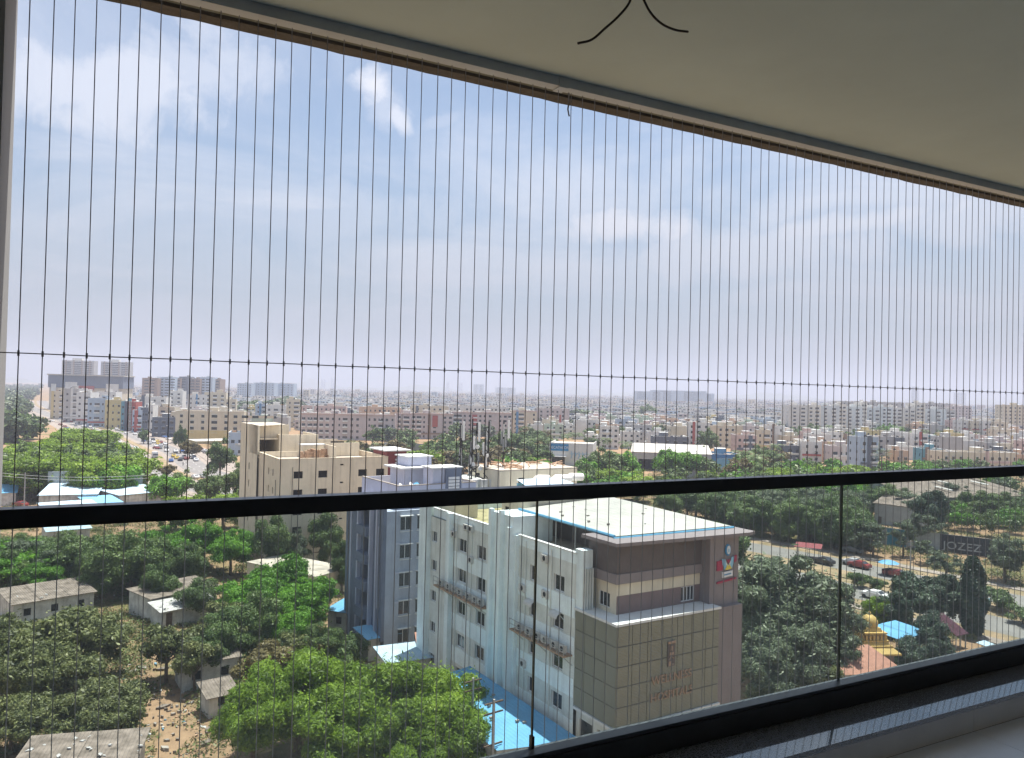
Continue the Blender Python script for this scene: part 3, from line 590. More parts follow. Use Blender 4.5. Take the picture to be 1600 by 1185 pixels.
# blue sheet yard roof beside the hospital
q0 = (-7.0, 4.0); yr = empty('yard_shed', H0, HR, label='low shed with a broad bright blue sheet roof against the pale hospital wall', cat='shed')
b = MB(); b.quad((-.95, 3.0, 5.2), (-.95, 21.5, 5.3), (-7.6, 21.0, 4.7), (-7.2, 5.6, 4.7)); b.build('sheet_roof', 'sheet_sky', yr)
b = MB(); b.box(-7.0, -6.8, 6.0, 20.6, 0, 4.66); b.box(-7.0, -1.1, 5.9, 6.0, 0, 4.66); b.box(-7.0, -1.1, 20.6, 20.7, 0, 4.66); b.build('wall', 'mud_wall', yr)
b = MB()
for (y, x) in ((8, -3.2), (8.5, -3.6), (12.4, -4.1), (14.2, -2.6), (10.1, -5.2)): b.box(x, x+.3, y, y+.22, 5.05, 5.22)
b.build('brick', 'concrete_raw', yr)
def facade_windows(par, origin, u, n, holes, dep, **k):
    for h in holes: add_window(par, origin, u, n, *h[:4], dep, **k)

# --- blue-grey apartment block
zb = at(623, 759, 96); BR = R(6)
bb = empty('apartment_block', (zb[0], zb[1], 0), BR, label='blue-grey apartment block with slate balconies left of the hospital', cat='apartment block')
ztop = float(zb[2]); fhh = 3.45
b = MB(); n_f = 5
fw_h = grid([(2.6, 1.5), (4.7, 1.1), (8.4, 1.5)], n_f, 1.5, 1.6, fhh, 1.75); FX = -1.9
b.facade((FX, -.9), (1, 0), (0, -1), 13, 0, ztop-3.0, [(a+.0, c, z, z2) for a, c, z, z2 in fw_h], .2)
b.quad((FX, -.9, ztop-3), (11.1, -.9, ztop-3), (11.1, 12, ztop-3), (FX, 12, ztop-3)); b.facade((11.1, -.9), (0, 1), (1, 0), 13, 0, ztop-3, ()); b.facade((11.1, 12), (-1, 0), (0, 1), 13, 0, ztop-3)
o = b.build('wall', 'lavender', bb); facade_windows(bb, (FX, -.9), (1, 0), (0, -1), fw_h, .2)
b = MB()
for a, c, z, z2 in fw_h: b.box(FX+a-.12, FX+c+.12, -1.35, -.902, z2+.08, z2+.16); b.box(FX+a-.08, FX+c+.08, -1.05, -.902, z-.1, z-.02)
b.build('sunshade', 'coping', bb)
lw = grid([(1.6, 1.0), (5.6, 2.2), (9.6, 1.2)], n_f+0, 1.2, 1.5, fhh, 1.9)
b = MB(); b.facade((FX, 12), (0, -1), (-1, 0), 12.9, 0, ztop-3, [(12.9-h[1], 12.9-h[0], h[2], h[3]) for h in lw], .9, 0, 1)
for k in range(n_f+1): b.box(FX-.9, FX-.002, 3.3, 6.4, k*fhh+.6, k*fhh+1.6); b.box(FX-.95, FX-.002, 3.2, 6.5, k*fhh+.45, k*fhh+.599)
b.box(FX-.5, FX-.002, 7.2, 8.6, 0, ztop-2.6); b.box(FX-.45, FX-.002, -.9, .6, 2.2, ztop-2.5); b.build('balcony_side', ['slate_blue', 'opening'], bb)
b = MB()
for y in (.9, 2.9, 6.8, 9.0): b.box(FX-.5, FX-.003, y, y+.35, 0, ztop-2.7)
for k in range(1, 4): b.box(FX-.1+1.3, FX-.1+1.9, -1.02, -.902, 3+k*3.6, 3+k*3.6+.2)
for x0, x1 in ((FX-.30, FX-.25),): b.box(FX-.6, FX-.5, -.3, -.2, 6, 16); b.box(FX-.6, FX-.5, .2, .3, 6, 16)
b.build('white_fin', 'lavender_light', bb)
b = MB(); L_, D_ = 11.2, 11.5
for bx in ((0, L_, 0, .16), (0, L_, D_-.16, D_), ): b.box(*bx, ztop-3, ztop-.1)
b.box(0, .16, .16, D_-.16, ztop-3, ztop-.1); b.box(L_-.16, L_, .16, D_-.16, ztop-3, ztop-.1); b.build('parapet', 'lavender_light', bb)
b = MB(); b.box(-.06, L_+.06, -.06, .2, ztop-.099, ztop, 0); b.box(-.06, .2, .2, D_, ztop-.099, ztop, 0); b.box(L_-.2, L_+.06, .2, D_, ztop-.099, ztop, 0); b.build('coping', 'concrete_raw', bb)
MB().box(.16, L_-.16, .16, D_-.16, ztop-1.4, ztop-1.2).build('roof_deck', 'roof_concrete', bb)
b = MB(); b.facade((3.0, 4.6), (1, 0), (0, -1), 5.2, ztop-1.2, ztop+1.5, [(3.6, 4.4, ztop-1.2, ztop+1.2)], .2, 0, 1); b.box(3.0, 3.1, 4.6, 9, ztop-1.2, ztop+1.5); b.box(3.9, 7.4, 5.5, 9, ztop+1.75, ztop+2.9); b.build('roof_house', ['lavender_light', 'opening'], bb)
b = MB(); b.box(2.1, 7.3, 3.9, 9.2, ztop+1.501, ztop+1.7); b.box(3.7, 7.6, 5.3, 9.2, ztop+2.901, ztop+3.05); b.box(4.6, 9.1, -.15, 3.2, ztop+1.9, ztop+2.05); b.build('canopy_slab', 'coping', bb)
b = MB(); b.box(4.9, 6.6, .3, 3, ztop-1.2, ztop+1.899); b.build('lift_house', 'lavender_light', bb)
b = MB(); b.box(6.601, 8.9, -.1, 3, ztop-3.2, ztop+1.899); b.build('feature_frame', 'slate_blue', bb)
b = MB()
for i in range(9): b.box(6.95, 8.55, -.22, -.101, ztop-2.9+i*.42, ztop-2.9+i*.42+.32)
b.build('feature_louvre', 'frame_white', bb)
for (x, y) in ((.9, 1.5), (2.6, 2.0)):
    d = MB(); n = 12
    d.lathe([(0.02, 0), (.2, .04), (.38, .14)], n=12); o = d.build('satellite_dish', 'tank_white', bb, (x, y, ztop-.3)); o.rotation_euler = (R(60), 0, R(30)); MB().tube([(x, y, ztop-1.2), (x, y, ztop-.3)], .03, 5).build('dish_post', 'grey_metal', bb)
tank(bb, 4.0, 3.0, ztop-1.2, 'roof_blue', .8); tank(bb, 9.0, 8.2, ztop-1.2, 'tank_white', .9)
# mobile-phone antennas behind it on the hospital's rear block
an = at(748, 745, 108); base = float(an[2]); tw = empty('antenna_cluster', (an[0], an[1], 0), 0, label='cluster of mobile antenna masts with white panels on a rooftop behind the blue-grey block', cat='antenna mast')
b = MB(); b.box(-5, 5, -2.5, 7, 0, base-1.5); b.box(-3.5, 4, -1, 5, base-1.5, base-.3); b.build('host_block', 'hosp_grey', tw)
rr = random.Random(4); mast = MB(); pan = []; top = float(at(748, 662, 108)[2])
for (x, y, hh) in ((-2.9, 0, top), (-2.0, 1.5, top-1), (-.9, .5, top+.6), (.3, 1.6, top), (1.4, 0, top+.3), (.5, -.8, top-2.0), (-1.4, -.6, top-2), (4.0, .5, top+.4)):
    mast.tube([(x, y, base-1.5), (x, y, hh)], .11, 6)
    for k in range(4): z = rr.uniform(base+.6, hh-.6); a = rr.uniform(0, 6); pan.append((x+.3*math.cos(a), y+.3*math.sin(a), z, a))
    for k in range(11): z = rr.uniform(base-.5, hh-1); mast.tube([(x, y, z), (x+rr.uniform(-1, 1), y+rr.uniform(-1, 1), z+rr.uniform(-1.2, 1.2))], .06, 4)
mast.build('mast', 'black_plastic', tw)
for x, y, z, a in pan[:32]:
    o = MB().box(-.13, .13, -.06, .06, -.9, .9).build('panel_antenna', 'tank_white' if rr.random() < .6 else 'grey_metal', tw, (x, y, z), a)
for x, z in ((4.4, top-.8), (-.2, top-1.2), (-2.6, top-1)): MB().box(-.16, .16, -.07, .07, -1.3, 1.3).build('panel_antenna', 'tank_white', tw, (x, -.3, z), .2)
for x, z in ((-1.2, base+1.8), (-.6, base+4.2), (.9, base+3), (-.1, base+1.2)):
    o = MB().lathe([(.3, -.1), (.3, .1), (.05, .14)], n=12).build('drum_antenna', 'tank_white', tw, (x, -.6, z)); o.rotation_euler = (R(90), 0, rr.uniform(-.6, .6))
for x in (-3, -1.5, 0, 1.4): MB().box(-.45, .45, -.35, .35, 0, 1.3).build('equipment_cabinet', 'ac_white', tw, (x, -1.6, base-1.5))

# --- cream building
cc = at(437, 718, 140); CRt = R(3.0); zc = float(cc[2]); cr = empty('office_building', (cc[0], cc[1], 0), CRt, label='plain cream building with square black window openings and a bare rooftop', cat='building')
def onl(px, py, p, rot, d='u'):
    u_ = np.array([math.cos(rot), math.sin(rot), 0]); v_ = np.array([-math.sin(rot), math.cos(rot), 0]); q = onplane(px, py, p, u_ if d == 'u' else v_); return float((q-np.array(p))@(u_ if d == 'u' else v_)), float(q[2])
Lc = onl(606.5, 712, cc, CRt)[0]; Dc = 16.0
rows_c = [onl(px, py, cc, CRt)[1] for px, py in ((466, 742.5), (466, 771), (466, 800), (466, 829))]
colsc = [onl(x, 742, cc, CRt)[0] for x in (466, 504.5, 566.5, 594)]
hc = [(c-.85, c+.85, z-.65, z+.65) for z in rows_c for c in colsc]; vents = [(onl(534.5, 731, cc, CRt)[0]-.35, onl(534.5, 731, cc, CRt)[0]+.3, z+1.5, z+1.8) for z in rows_c]
lh = [(d_, d_+.8, z-.5, z+.7) for z in rows_c for d_ in (4.2, 7.5)]
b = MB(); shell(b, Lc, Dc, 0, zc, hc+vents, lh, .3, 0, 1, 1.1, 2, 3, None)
b.build('wall', ['cream_wall', 'cream_wall_shaded', 'roof_concrete', 'cream_wall'], cr)
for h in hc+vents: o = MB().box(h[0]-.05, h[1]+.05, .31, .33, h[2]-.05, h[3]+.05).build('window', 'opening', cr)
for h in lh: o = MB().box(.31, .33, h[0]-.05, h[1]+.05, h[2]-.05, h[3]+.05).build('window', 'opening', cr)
b = MB(); b.tube([(2.4, -.06, 4), (2.4, -.06, zc-1.5)], .06, 6); b.tube([(-.06, 2.4, 2), (-.06, 2.4, zc-4)], .06, 6); b.build('drain_pipe', 'concrete_raw', cr)
# stair tower and open bay behind on the left, rooftop rooms
zt2 = onl(400, 667, cc, CRt, 'v')[1]
b = MB(); b.facade((-.4, 32), (0, -1), (-1, 0), 16, 0, zc+5.2, [(8.5, 9.5, zz, zz+1.4) for zz in (5, 8.5, 12, 15.5, 19)], .2, 0, 3); b.box(-.4, 7.0, 31.8, 32, 0, zc+5.2); b.box(-.4, .0, 16.001, 24, zc-.5, zc+5.2); b.box(6.8, 7.0, 22, 31.8, 0, zc+5.2)
b.box(0.001, 6.79, 20, 31.79, zc+2.2, zc+2.5); b.quad((-.4, 16, zc+5.2), (7, 22, zc+5.2), (7, 32, zc+5.2), (-.4, 32, zc+5.2), 2); b.box(-.399, 7, 20.8, 21.0, zc+2.51, zc+5.2); b.box(4.6, 12.5, 19, 19.3, zc-.5, zc+3.2); b.box(12.5, 12.7, 19, 30, zc-.5, zc+3.2); b.box(4.6, 4.8, 19.3, 30, zc-.5, zc+3.2)
b.box(0, 18, 16.001, 31.7, 0, zc-1.1, 1, 2)
b.build('stair_tower', ['cream_wall', 'concrete_raw', 'roof_concrete', 'opening'], cr)
for q in ((7, Lc, 31.0, 31.2, zc-1, zc+1.4), (7, Lc+1, 31.2, 40, 0, zc-1.1), (Lc-8, Lc-.5, 15.0, 15.2, zc-1.1, zc+1.7), (Lc-8, Lc-7.8, 8, 15, zc-1.1, zc+1.5)): MB().box(*q).build('roof_wall', 'cream_wall', cr)
b = MB(); rr = random.Random(2)
for i in range(26): b.box(x0 := 7+rr.uniform(0, 6), x0+rr.uniform(.4, .9), y0 := 12+rr.uniform(0, 2), y0+.5, zc-1.1, zc-1.1+rr.uniform(.4, 1.8))
b.build('scrap_heap', 'rust_ledge', cr)['kind'] = 'stuff'
b = MB(); b.box(8, 13, 14.6, 17, zc+1.3, zc+1.5); b.box(8.1, 8.2, 14.7, 14.8, zc-1.1, zc+1.3); b.box(12.8, 12.9, 14.7, 14.8, zc-1.1, zc+1.3); b.build('sheet_canopy', 'tank_white', cr)
b = MB(); b.box(7.4, 14.2, 31.22, 31.4, zc+.3, zc+1.6); 
sg = at(527, 695, 172); sgn = empty('roof_sign', (sg[0], sg[1], sg[2]), R(-8), label='small black sign with white lettering above the roof of the cream building', cat='sign')
MB().box(-1.45, 1.45, 0, .15, -.75, .75).build('board', 'black_plastic', sgn); lettering('VOX', 1.1, 'logo_white', sgn, (0, -.03, -.42), .02); MB().box(-1.2, -1.1, .15, .25, -6, .6).build('post', 'grey_metal', sgn); MB().box(1.1, 1.2, .15, .25, -6, .6).build('post', 'grey_metal', sgn)
b = MB(); b.box(0, 4.0, .4, 8, 0, zc+1.0, 0); b.box(-.8, 4.8, -.2, 8.5, zc+1.001, zc+1.25, 1)
b.build('red_bay', ['red_wall', 'coping'], cr, (Lc+.01, 0, 0)); b = MB()
for i in range(4): b.box(1.6, 3.9, -.05, .39, zc-2.6+i*.6, zc-2.3+i*.6)
b.build('white_louvre', 'frame_white', cr, (Lc+.01, 0, 0))

# --- generic blocks placed by the two ends of their front
GL = 'dark_glass'
def place(x0, x1, yb, yt, rot=None):
    A_ = G(x0, yb); z = proj(A_)[2]; rot = -YAW if rot is None else R(rot)
    u_ = np.array([math.cos(rot), math.sin(rot), 0]); B_ = onplane(x1, yb, A_, u_); L = float((B_-A_)@u_)
    top = float(onplane(x0, yt, A_, u_)[2]); return A_, rot, L, top
FOOT = []
def block(name, label, cat, x0, x1, yb, yt, D=14, wall='wall_white', rot=None, wins=None, fh=3.2, group=None, balc=False, roof='roof_concrete', extra=None, par=.8, left=2, parts=True):
    A_, rot, L, top = place(x0, x1, yb, yt, rot); e = empty(name, (A_[0], A_[1], 0), rot, label, cat, group); nf = max(1, int((top-par)/fh)); fh2 = (top-par-.3)/nf
    rq = random.Random(int(x0*7+yb*3)); auto = wins is None; n = wins if isinstance(wins, int) else (max(2, int(L/rq.uniform(3.3, 4.6))) if wins is None else 0)
    cols = wins if isinstance(wins, (list, tuple)) else [(L*(i+.5)/n, 1.5) if i % 3 != 1 or not balc else (L*(i+.5)/n, min(3.0, L/n*.8)) for i in range(n)]
    if auto: cols = [(c_[0]+rq.uniform(-.25, .25), min(L/n*.86, c_[1]*rq.choice([.7, 1, 1, 1.4]))) for c_ in cols if rq.random() > .1 or n < 4]
    hF = grid(cols, nf, 1.5, .95, fh2, min(1.5, fh2-1.3)); hL = grid([(D*(i+.5)/left, 1.2) for i in range(left)], nf, 1.2, .95, fh2, 1.3)
    b = MB(); shell(b, L, D, 0, top, hF, hL, .3, 0, 0, par, 1, 2, 3); 
    if balc:
        for k in range(nf):
            for c in cols:
                if c[1] > 2: b.box(c[0]-c[1]/2-.1, c[0]+c[1]/2+.1, -.9, -.002, k*fh2+.1, k*fh2+1.0, 2)
    else:
        for h in hF: b.box(h[0]-.1, h[1]+.1, -.45, -.002, h[3]+.05, h[3]+.15, 2)
    if auto:
        if rq.random() < .55:
            z_ = rq.uniform(.2, .8)*top; b.box(.4, L-.4, -.5, -.003, 3.2, 4.2, 4)
        if rq.random() < .5: a_ = rq.uniform(.05, .6)*L; b.box(a_, a_+rq.uniform(1.2, 2.5), -.22, -.004, .3, top+rq.uniform(-.2, 1.2), 4)
        for q in range(int(L*nf/14)): a_ = rq.uniform(.3, L-1.2); z_ = rq.uniform(1, top-1.5); b.box(a_, a_+.9, -.4, -.003, z_, z_+.6, 5)
    acc = rq.choice(['wall_blue', 'wall_red', 'wall_white', 'wall_brown', 'wall_slate', 'wall_yellow', 'concrete_raw', 'wall_pink'])
    b.build('wall', [wall, roof, 'coping', GL, acc, 'ac_white'], e)
    rr = random.Random(int(x0*13+yb))
    s = MB()
    for q in range(int(L*D/26)):
        a_, c_ = rr.uniform(.5, L-2.5), rr.uniform(.5, D-2.5); s.box(a_, a_+rr.uniform(.4, 2.2), c_, c_+rr.uniform(.4, 1.8), top-par+.002, top-par+rr.uniform(.2, 1.5), rr.choice([0, 1, 2]))
    o = s.build('roof_clutter', ['rust_ledge', 'ac_white', 'roof_concrete'], e); o['kind'] = 'stuff'
    s = MB(); w_ = min(4.5, L*.3); sx = rr.uniform(.15, .6)*L; s.box(sx, sx+w_, D*.35, D*.35+min(4, D*.4), top-par, top+2.0, 0); s.box(sx-.2, sx+w_+.2, D*.35-.2, D*.35+min(4, D*.4)+.2, top+2.001, top+2.15, 1); s.build('stair_head', [wall, 'coping'], e)
    for k in range(2): tank(e, rr.uniform(.1, .9)*L, rr.uniform(.2, .8)*D, top-par, rr.choice(['black_plastic', 'tank_white']), 1.2)
    FOOT.append((A_[0]+math.cos(rot)*L/2-math.sin(rot)*D/2, A_[1]+math.sin(rot)*L/2+math.cos(rot)*D/2, max(L, D)*.62+5))
    if extra: extra(e, L, D, top)
    return e
def strips(e, L, D, top, mi='wall_slate', n=3, w_=2.0):
    b = MB()
    for i in range(n): x = L*(i+.5)/n; b.box(x-w_/2, x+w_/2, -.25, -.003, 0, top+.3)
    b.build('facade_strip', mi, e)
# left: towers, mall, offices
for x0, x1, yt, lb in ((95, 145, 563, 'tall residential slab with ribbed floors, the left of two above the grey mall'), (156, 201, 565, 'tall residential slab with ribbed floors, the right of two above the grey mall')):
    A_, rot, L, top = place(x0, x1, 624, yt, -20); e = empty('residential_tower', (A_[0], A_[1], 0), rot, lb, 'tower', 'residential slabs beyond the mall'); b = MB(); nf = 20
    hF = grid([(L*.18, L*.22), (L*.5, L*.26), (L*.82, L*.22)], nf, 1, 1.2, (top-2)/nf, 1.9); shell(b, L, 18, 0, top, hF, (), .8, 0, 0, 1, 1, 2, 3)
    for k in range(nf): b.box(-.4, L+.4, -.8, -.003, k*(top-2)/nf+3.1, k*(top-2)/nf+3.5, 2)
    b.build('wall', ['wall_grey', 'roof_concrete', 'wall_white', GL], e); strips(e, L, 18, top, 'wall_brown', 4, 2.2)
    s = MB(); s.box(L*.3, L*.6, 3, 12, top, top+4); s.build('roof_house', 'wall_white', e)
A_, rot, L, top = place(76, 190, 640, 584, -14); e = empty('shopping_mall', (A_[0], A_[1], 0), rot, 'big slate-grey mall block with white roof edge below the residential slabs', 'mall')
b = MB(); b.box(0, L, 0, 50, 0, top*.62, 0); b.box(-1, L+1, -1.5, 50, top*.62+.001, top-1.5, 1); b.build('wall', ['wall_cream', 'slate_blue'], e); b = MB(); b.prism([(-2, -3), (L*.5, -6), (L+2, -3), (L+2, 51), (-2, 51)], top-1.49, top-.2); b.build('roof', 'roof_white', e)
for x, w_, c, z0, z1 in ((.03*L, 5, 'wall_white', .45, .72), (.22*L, 12, 'wall_white', .45, .78), (.40*L, 16, 'wall_red', .56, .68), (.78*L, 13, 'wall_white', .4, .75)): MB().box(x, x+w_, -2.2, -1.6, top*z0, top*z1).build('panel', c, e)
for x0, x1, yt, c, lb in ((221, 245, 590.5, 'wall_brown', 'brown and grey office wing at the left end of the office row'), (244, 270, 589, 'wall_bluish', 'glass-fronted grey office wing with a white roof frame, left of the tall dark one'), (270, 281, 591, 'wall_brown', 'narrow brown office wing between grey glass and dark tower'), (279, 293, 588.5, 'wall_slate', 'tall dark office tower in the middle of the office row'),
                         (293, 311, 591.5, 'wall_brown', 'brown banded office wing right of the dark tower'), (309, 331, 589.5, 'wall_bluish', 'grey glass office wing with white roof frame, second from the right end of the row'), (331, 343, 592.5, 'wall_brown', 'brown banded office wing at the right end of the office row')):
    block('office_block', lb, 'office block', x0, x1, 633, yt, 30, c, -22, wins=[(a, 6) for a in (6, 14, 22) if a < (x1-x0)*.9], fh=3.9, group='offices in the far office row', parts=False)
for x0, x1, yt in ((370, 392, 599), (395, 428, 598), (425, 458, 599)): block('office_block', 'pale hazy glass office block among far trees, '+{370: 'leftmost of three', 395: 'middle of three', 425: 'rightmost of three'}[x0], 'office block', x0, x1, 628, yt, 30, 'wall_bluish', -25, wins=6, fh=4, group='hazy glass offices')
# left: shops and flats along the highway
SH = [
 (78, 100, 655, 611, 20, 'wall_cream', 'beige commercial block at the far end of the street of shops'), (98, 121, 660, 607, 20, 'wall_grey', 'grey commercial block with a dark upper front by the highway'),
 (118, 140, 664, 613, 18, 'wall_white', 'white-striped commercial block left of the red shop front'), (129, 137, 659, 614.5, 5, 'wall_red', 'narrow red shop front facing the busy highway'),
 (136, 165, 668, 622, 16, 'wall_bluish', 'pale blue-white shop block with a grey corner by the highway'), (163, 189, 670, 625, 16, 'wall_yellow', 'ochre yellow shop block along the highway'),
 (150, 180, 650, 612, 18, 'wall_white', 'white commercial block with a dark terrace behind the ochre block'),
 (188, 200, 673, 627, 14, 'wall_teal', 'narrow teal shop block right of the ochre block'), (199, 211, 674, 628, 14, 'wall_red', 'narrow pinkish red shop block with windows'),
 (206, 221, 676, 641, 12, 'wall_bluish', 'shop with white framed glazing and blue awning'), (219, 230, 676, 637, 12, 'wall_slate', 'dark narrow shop block left of the white banded strip'), (229, 238, 676, 633, 12, 'wall_white', 'narrow white block with banded glass strip'),
 (237, 273, 683, 652, 12, 'wall_slate', 'dark glass corner shop beside the cream and ochre flats'), (236, 272, 672, 636, 14, 'wall_cream', 'cream flats rising behind the dark glass corner shop'),
 (212, 258, 664, 620, 16, 'wall_white', 'white flats with rooftop sheds behind the shops'), (262, 284, 656, 611, 14, 'wall_white', 'small bright white house with two dark windows above the shops'),
 (292, 322, 662, 617, 16, 'wall_white', 'stepped white apartment block behind the ochre-based flats'), (318, 352, 662, 613, 16, 'wall_cream', 'tall cream apartment block behind the ochre-based flats'), (350, 368, 662, 624, 14, 'wall_cream', 'cream annex right of the tall cream apartments'),
 (398, 416, 668, 631, 14, 'wall_bluish', 'white house with open rooftop frames left of the pink flats'), (414, 446, 670, 633, 14, 'wall_white', 'white flats with rooftop frames and blue-grey bays'), (446, 468, 668, 624, 16, 'wall_cream', 'pale cream flats directly left of the long pink block'),
 (356, 398, 712, 676, 14, 'wall_bluish', 'pale blue house at the left shoulder of the cream office building'),
]
for x0, x1, yb, yt, D_, c, lb in SH: block('shop_building' if x1 < 240 else 'apartment_block', lb, 'shop' if x1 < 240 else 'flats', x0, x1, yb, yt, D_, c, -18 if x1 < 300 else -12, balc=(x0 % 2 == 0), fh=4.4 if x1 < 240 else 3.4)
e = block('apartment_block', 'four-storey cream flats with an ochre lower part beside the highway trees', 'flats', 273, 380, 693, 642, 16, 'wall_cream', -16, wins=[(3, 1.5), (8.5, 2), (14, 1.6), (20, 3), (26, 1.6), (31, 2), (36, 3.4), (41.5, 3.4), (47, 1.2), (52, 1.6)], fh=3.3)
b = MB(); b.box(4.5, 40, -.06, -.003, .0, 7.2); b.build('ochre_base', 'wall_yellow', e)
# pink-mauve long flats
def pinkx(e, L, D, top): 
    b = MB(); b.box(-.3, L+.3, -.5, -.051, top-.5, top+.2); b.build('cornice', 'wall_pink', e)
PK = [(469, 617, 687, 646, 'wall_mauve', 'long pinkish five-storey flats left of centre with open balconies'), (617, 641, 685, 646, 'wall_mauve', 'angled pinkish wing of the flats with dark balcony bays'), (641, 707, 686, 646, 'wall_mauve', 'pinkish flats with a red stair panel right of the angled wing'),
      (706, 800, 682, 644, 'wall_mauve', 'long pinkish flats behind the rooftop antennas'), (800, 838, 680, 642, 'wall_cream', 'cream flats behind the large tree at centre')]
for i, (x0, x1, yb, yt, c, lb) in enumerate(PK):
    e = block('apartment_block', lb, 'flats', x0, x1, yb, yt, 16, c, -20 if i != 1 else -50, balc=True, fh=3.1, extra=pinkx)
    if i in (2, 3): MB().box(14, 17.5, -.3, -.052, 8, 15.5).build('stair_panel', 'wall_red', e)
e = block('apartment_block', 'pale mauve flats with two dark red vertical stripes', 'flats', 838, 889, 678, 638, 16, 'wall_mauve', -24, wins=[(3.5, 1.6), (8.5, 1.6), (12.5, 1.4), (16, 1.4), (20.5, 1.6)], fh=3.1)
b = MB()
for x in (10.5, 18.3): b.box(x-.6, x+.6, -.2, -.003, 0, 15)
b.build('red_stripe', 'wall_red', e)
e2 = [(560, 625, 672, 636, 'wall_peach'), (640, 700, 668, 634, 'wall_cream'), (700, 790, 668, 634, 'wall_white'), (470, 540, 668, 634, 'wall_pink')]
for x0, x1, yb, yt, c in e2: block('apartment_block', {'wall_peach': 'peach roofed flats peeping over the long pinkish block', 'wall_cream': 'cream flats peeping over the red stair panel block', 'wall_white': 'white flats peeping over the block behind the antennas', 'wall_pink': 'pink flats peeping over the left end of the long pinkish block'}[c], 'flats', x0, x1, yb, yt, 14, c, -20, fh=3.1)
# sports store
A_, rot, L, top = place(858, 926, 727, 691.5, -38); ds = empty('store_building', (A_[0], A_[1], 0), R(-38), 'low white store with a blue lettered sign board left of the white warehouse roof', 'store')
b = MB(); b.facade((0, 0), (1, 0), (0, -1), L, 0, top, [(1, L*.36, .3, 4.0)], 2.0, 0, 2); b.box(0, .2, 0.01, 22, 0, top); b.quad((0, .0, top-.8), (L, 0, top-.8), (L, 22, top-.8), (0, 22, top-.8), 1); b.box(L-.2, L, .01, 22, 0, top); b.build('wall', ['wall_white', 'roof_white', 'dark_glass'], ds)
MB().box(.4, L*.44, -.15, -.002, top-3.6, top-.5).build('sign_board', 'logo_blue', ds); lettering('DECATHLON', 1.75, 'logo_white', ds, (L*.225, -.17, top-2.7), .02, sx=.86)
b = MB()
for i in range(5):
    x = L*.5+i*L*.085; b.tube([(x, -.05, 3.4), (x+.5, -.05, 5.0), (x+.2, -.05, 6.4)], .16, 5); b.tube([(x-.5, -.05, 5.6), (x+.5, -.05, 5.0), (x+1.2, -.05, 5.8)], .1, 5)
b.build('wall_figure', 'logo_sky', ds); MB().box(-.5, L*.4, -2.2, -.16, 4.0, 4.25).build('canopy', 'tank_white', ds)
q1, q2, q3, q4 = [G(*p, 8.6) for p in ((906, 706), (925, 692), (1010, 692.5), (1052, 710))]; q5, q6 = G(985, 717, 7.6), G(1020, 716, 7.6)
wr = empty('warehouse', (G(985, 735)[0], G(985, 735)[1], 0), R(-38), 'long warehouse with a bright white ribbed roof behind the round green trees', 'warehouse')
b = MB(); Lw, Dw = 34, 52; b.quad((0, 0, 8.0), (Lw, 0, 8.0), (Lw, Dw*.5, 10.2), (0, Dw*.5, 10.2)); b.quad((0, Dw*.5, 10.2), (Lw, Dw*.5, 10.2), (Lw, Dw, 8.0), (0, Dw, 8.0)); b.build('roof', 'sheet_whitish', wr)
b = MB(); b.facade((.3, .3), (1, 0), (0, -1), Lw-.6, 0, 7.9, [(3, 10, .1, 5), (14, 21, .1, 5)], 1.5, 0, 1); b.box(.3, .5, .31, Dw-.3, 0, 7.95); b.box(Lw-.5, Lw-.3, .31, Dw-.3, 0, 7.95); b.build('wall', ['wall_grey', 'opening'], wr)
e = block('store_building', 'low building wrapped in bright blue sheet near the centre right', 'building', 1088, 1157, 735, 709, 16, 'wall_blue', -30, wins=5, fh=3.6)
# white apartment row
AP = [(1232, 1262, 633.5, 'wall_white'), (1260, 1282, 633, 'wall_ivory'), (1280, 1311, 634, 'wall_paleblue'), (1309, 1322, 632, 'wall_ivory'), (1320, 1347, 635.5, 'wall_paleblue'), (1345, 1354, 629, 'wall_ivory'), (1352, 1378, 637, 'wall_paleblue'), (1376, 1394, 636, 'wall_paleblue'),
      (1392, 1411, 637, 'wall_white'), (1410, 1432, 638, 'wall_white'), (1430, 1445, 630, 'wall_ivory'), (1440, 1478, 639, 'wall_paleblue'), (1476, 1493, 641, 'wall_grey')]
for i, (x0, x1, yt, c) in enumerate(AP):
    w_ = (x1-x0)*.52; block('apartment_block', ['first', 'second', 'third', 'fourth', 'fifth', 'sixth', 'seventh', 'eighth', 'ninth', 'tenth', 'eleventh', 'twelfth', 'last'][i]+' section from the left of the long white seven-storey apartment row', 'apartment row', x0, x1, 684, yt, 16 if i % 2 else 19, c, -29, wins=[(w_*.3, min(2.2, w_*.3)), (w_*.74, min(3.2, w_*.34))], fh=3.15, group='sections of the white apartment row', balc=True)
for x0, x1, yt in ((1308, 1412, 627), (1437, 1492, 630)): block('apartment_block', 'hazy grey apartment slab with dark roof frames behind the '+('left' if x0 < 1400 else 'right')+' part of the white row', 'apartment block', x0, x1, 668, yt, 14, 'wall_grey', -28, wins=14, fh=3.2)
RW = [(1490, 1505, 690, 657, 'wall_pink', 'pink and white flats at the left of the red-banded group'), (1503, 1521, 692, 657, 'wall_white', 'white red-banded flats, second of the group'), (1519, 1537, 693, 658, 'wall_cream', 'cream red-banded flats, third of the group'), (1536, 1556, 694, 658, 'wall_white', 'white red-banded flats, fourth of the group'), (1554, 1575, 695, 659, 'wall_cream', 'cream red-banded flats, last of the group'),
      (1568, 1604, 684, 633, 'wall_cream', 'tall beige and grey flats at the right edge'), (1486, 1518, 672, 634, 'wall_mauve', 'hazy mauve tower block beyond the end of the white row')]
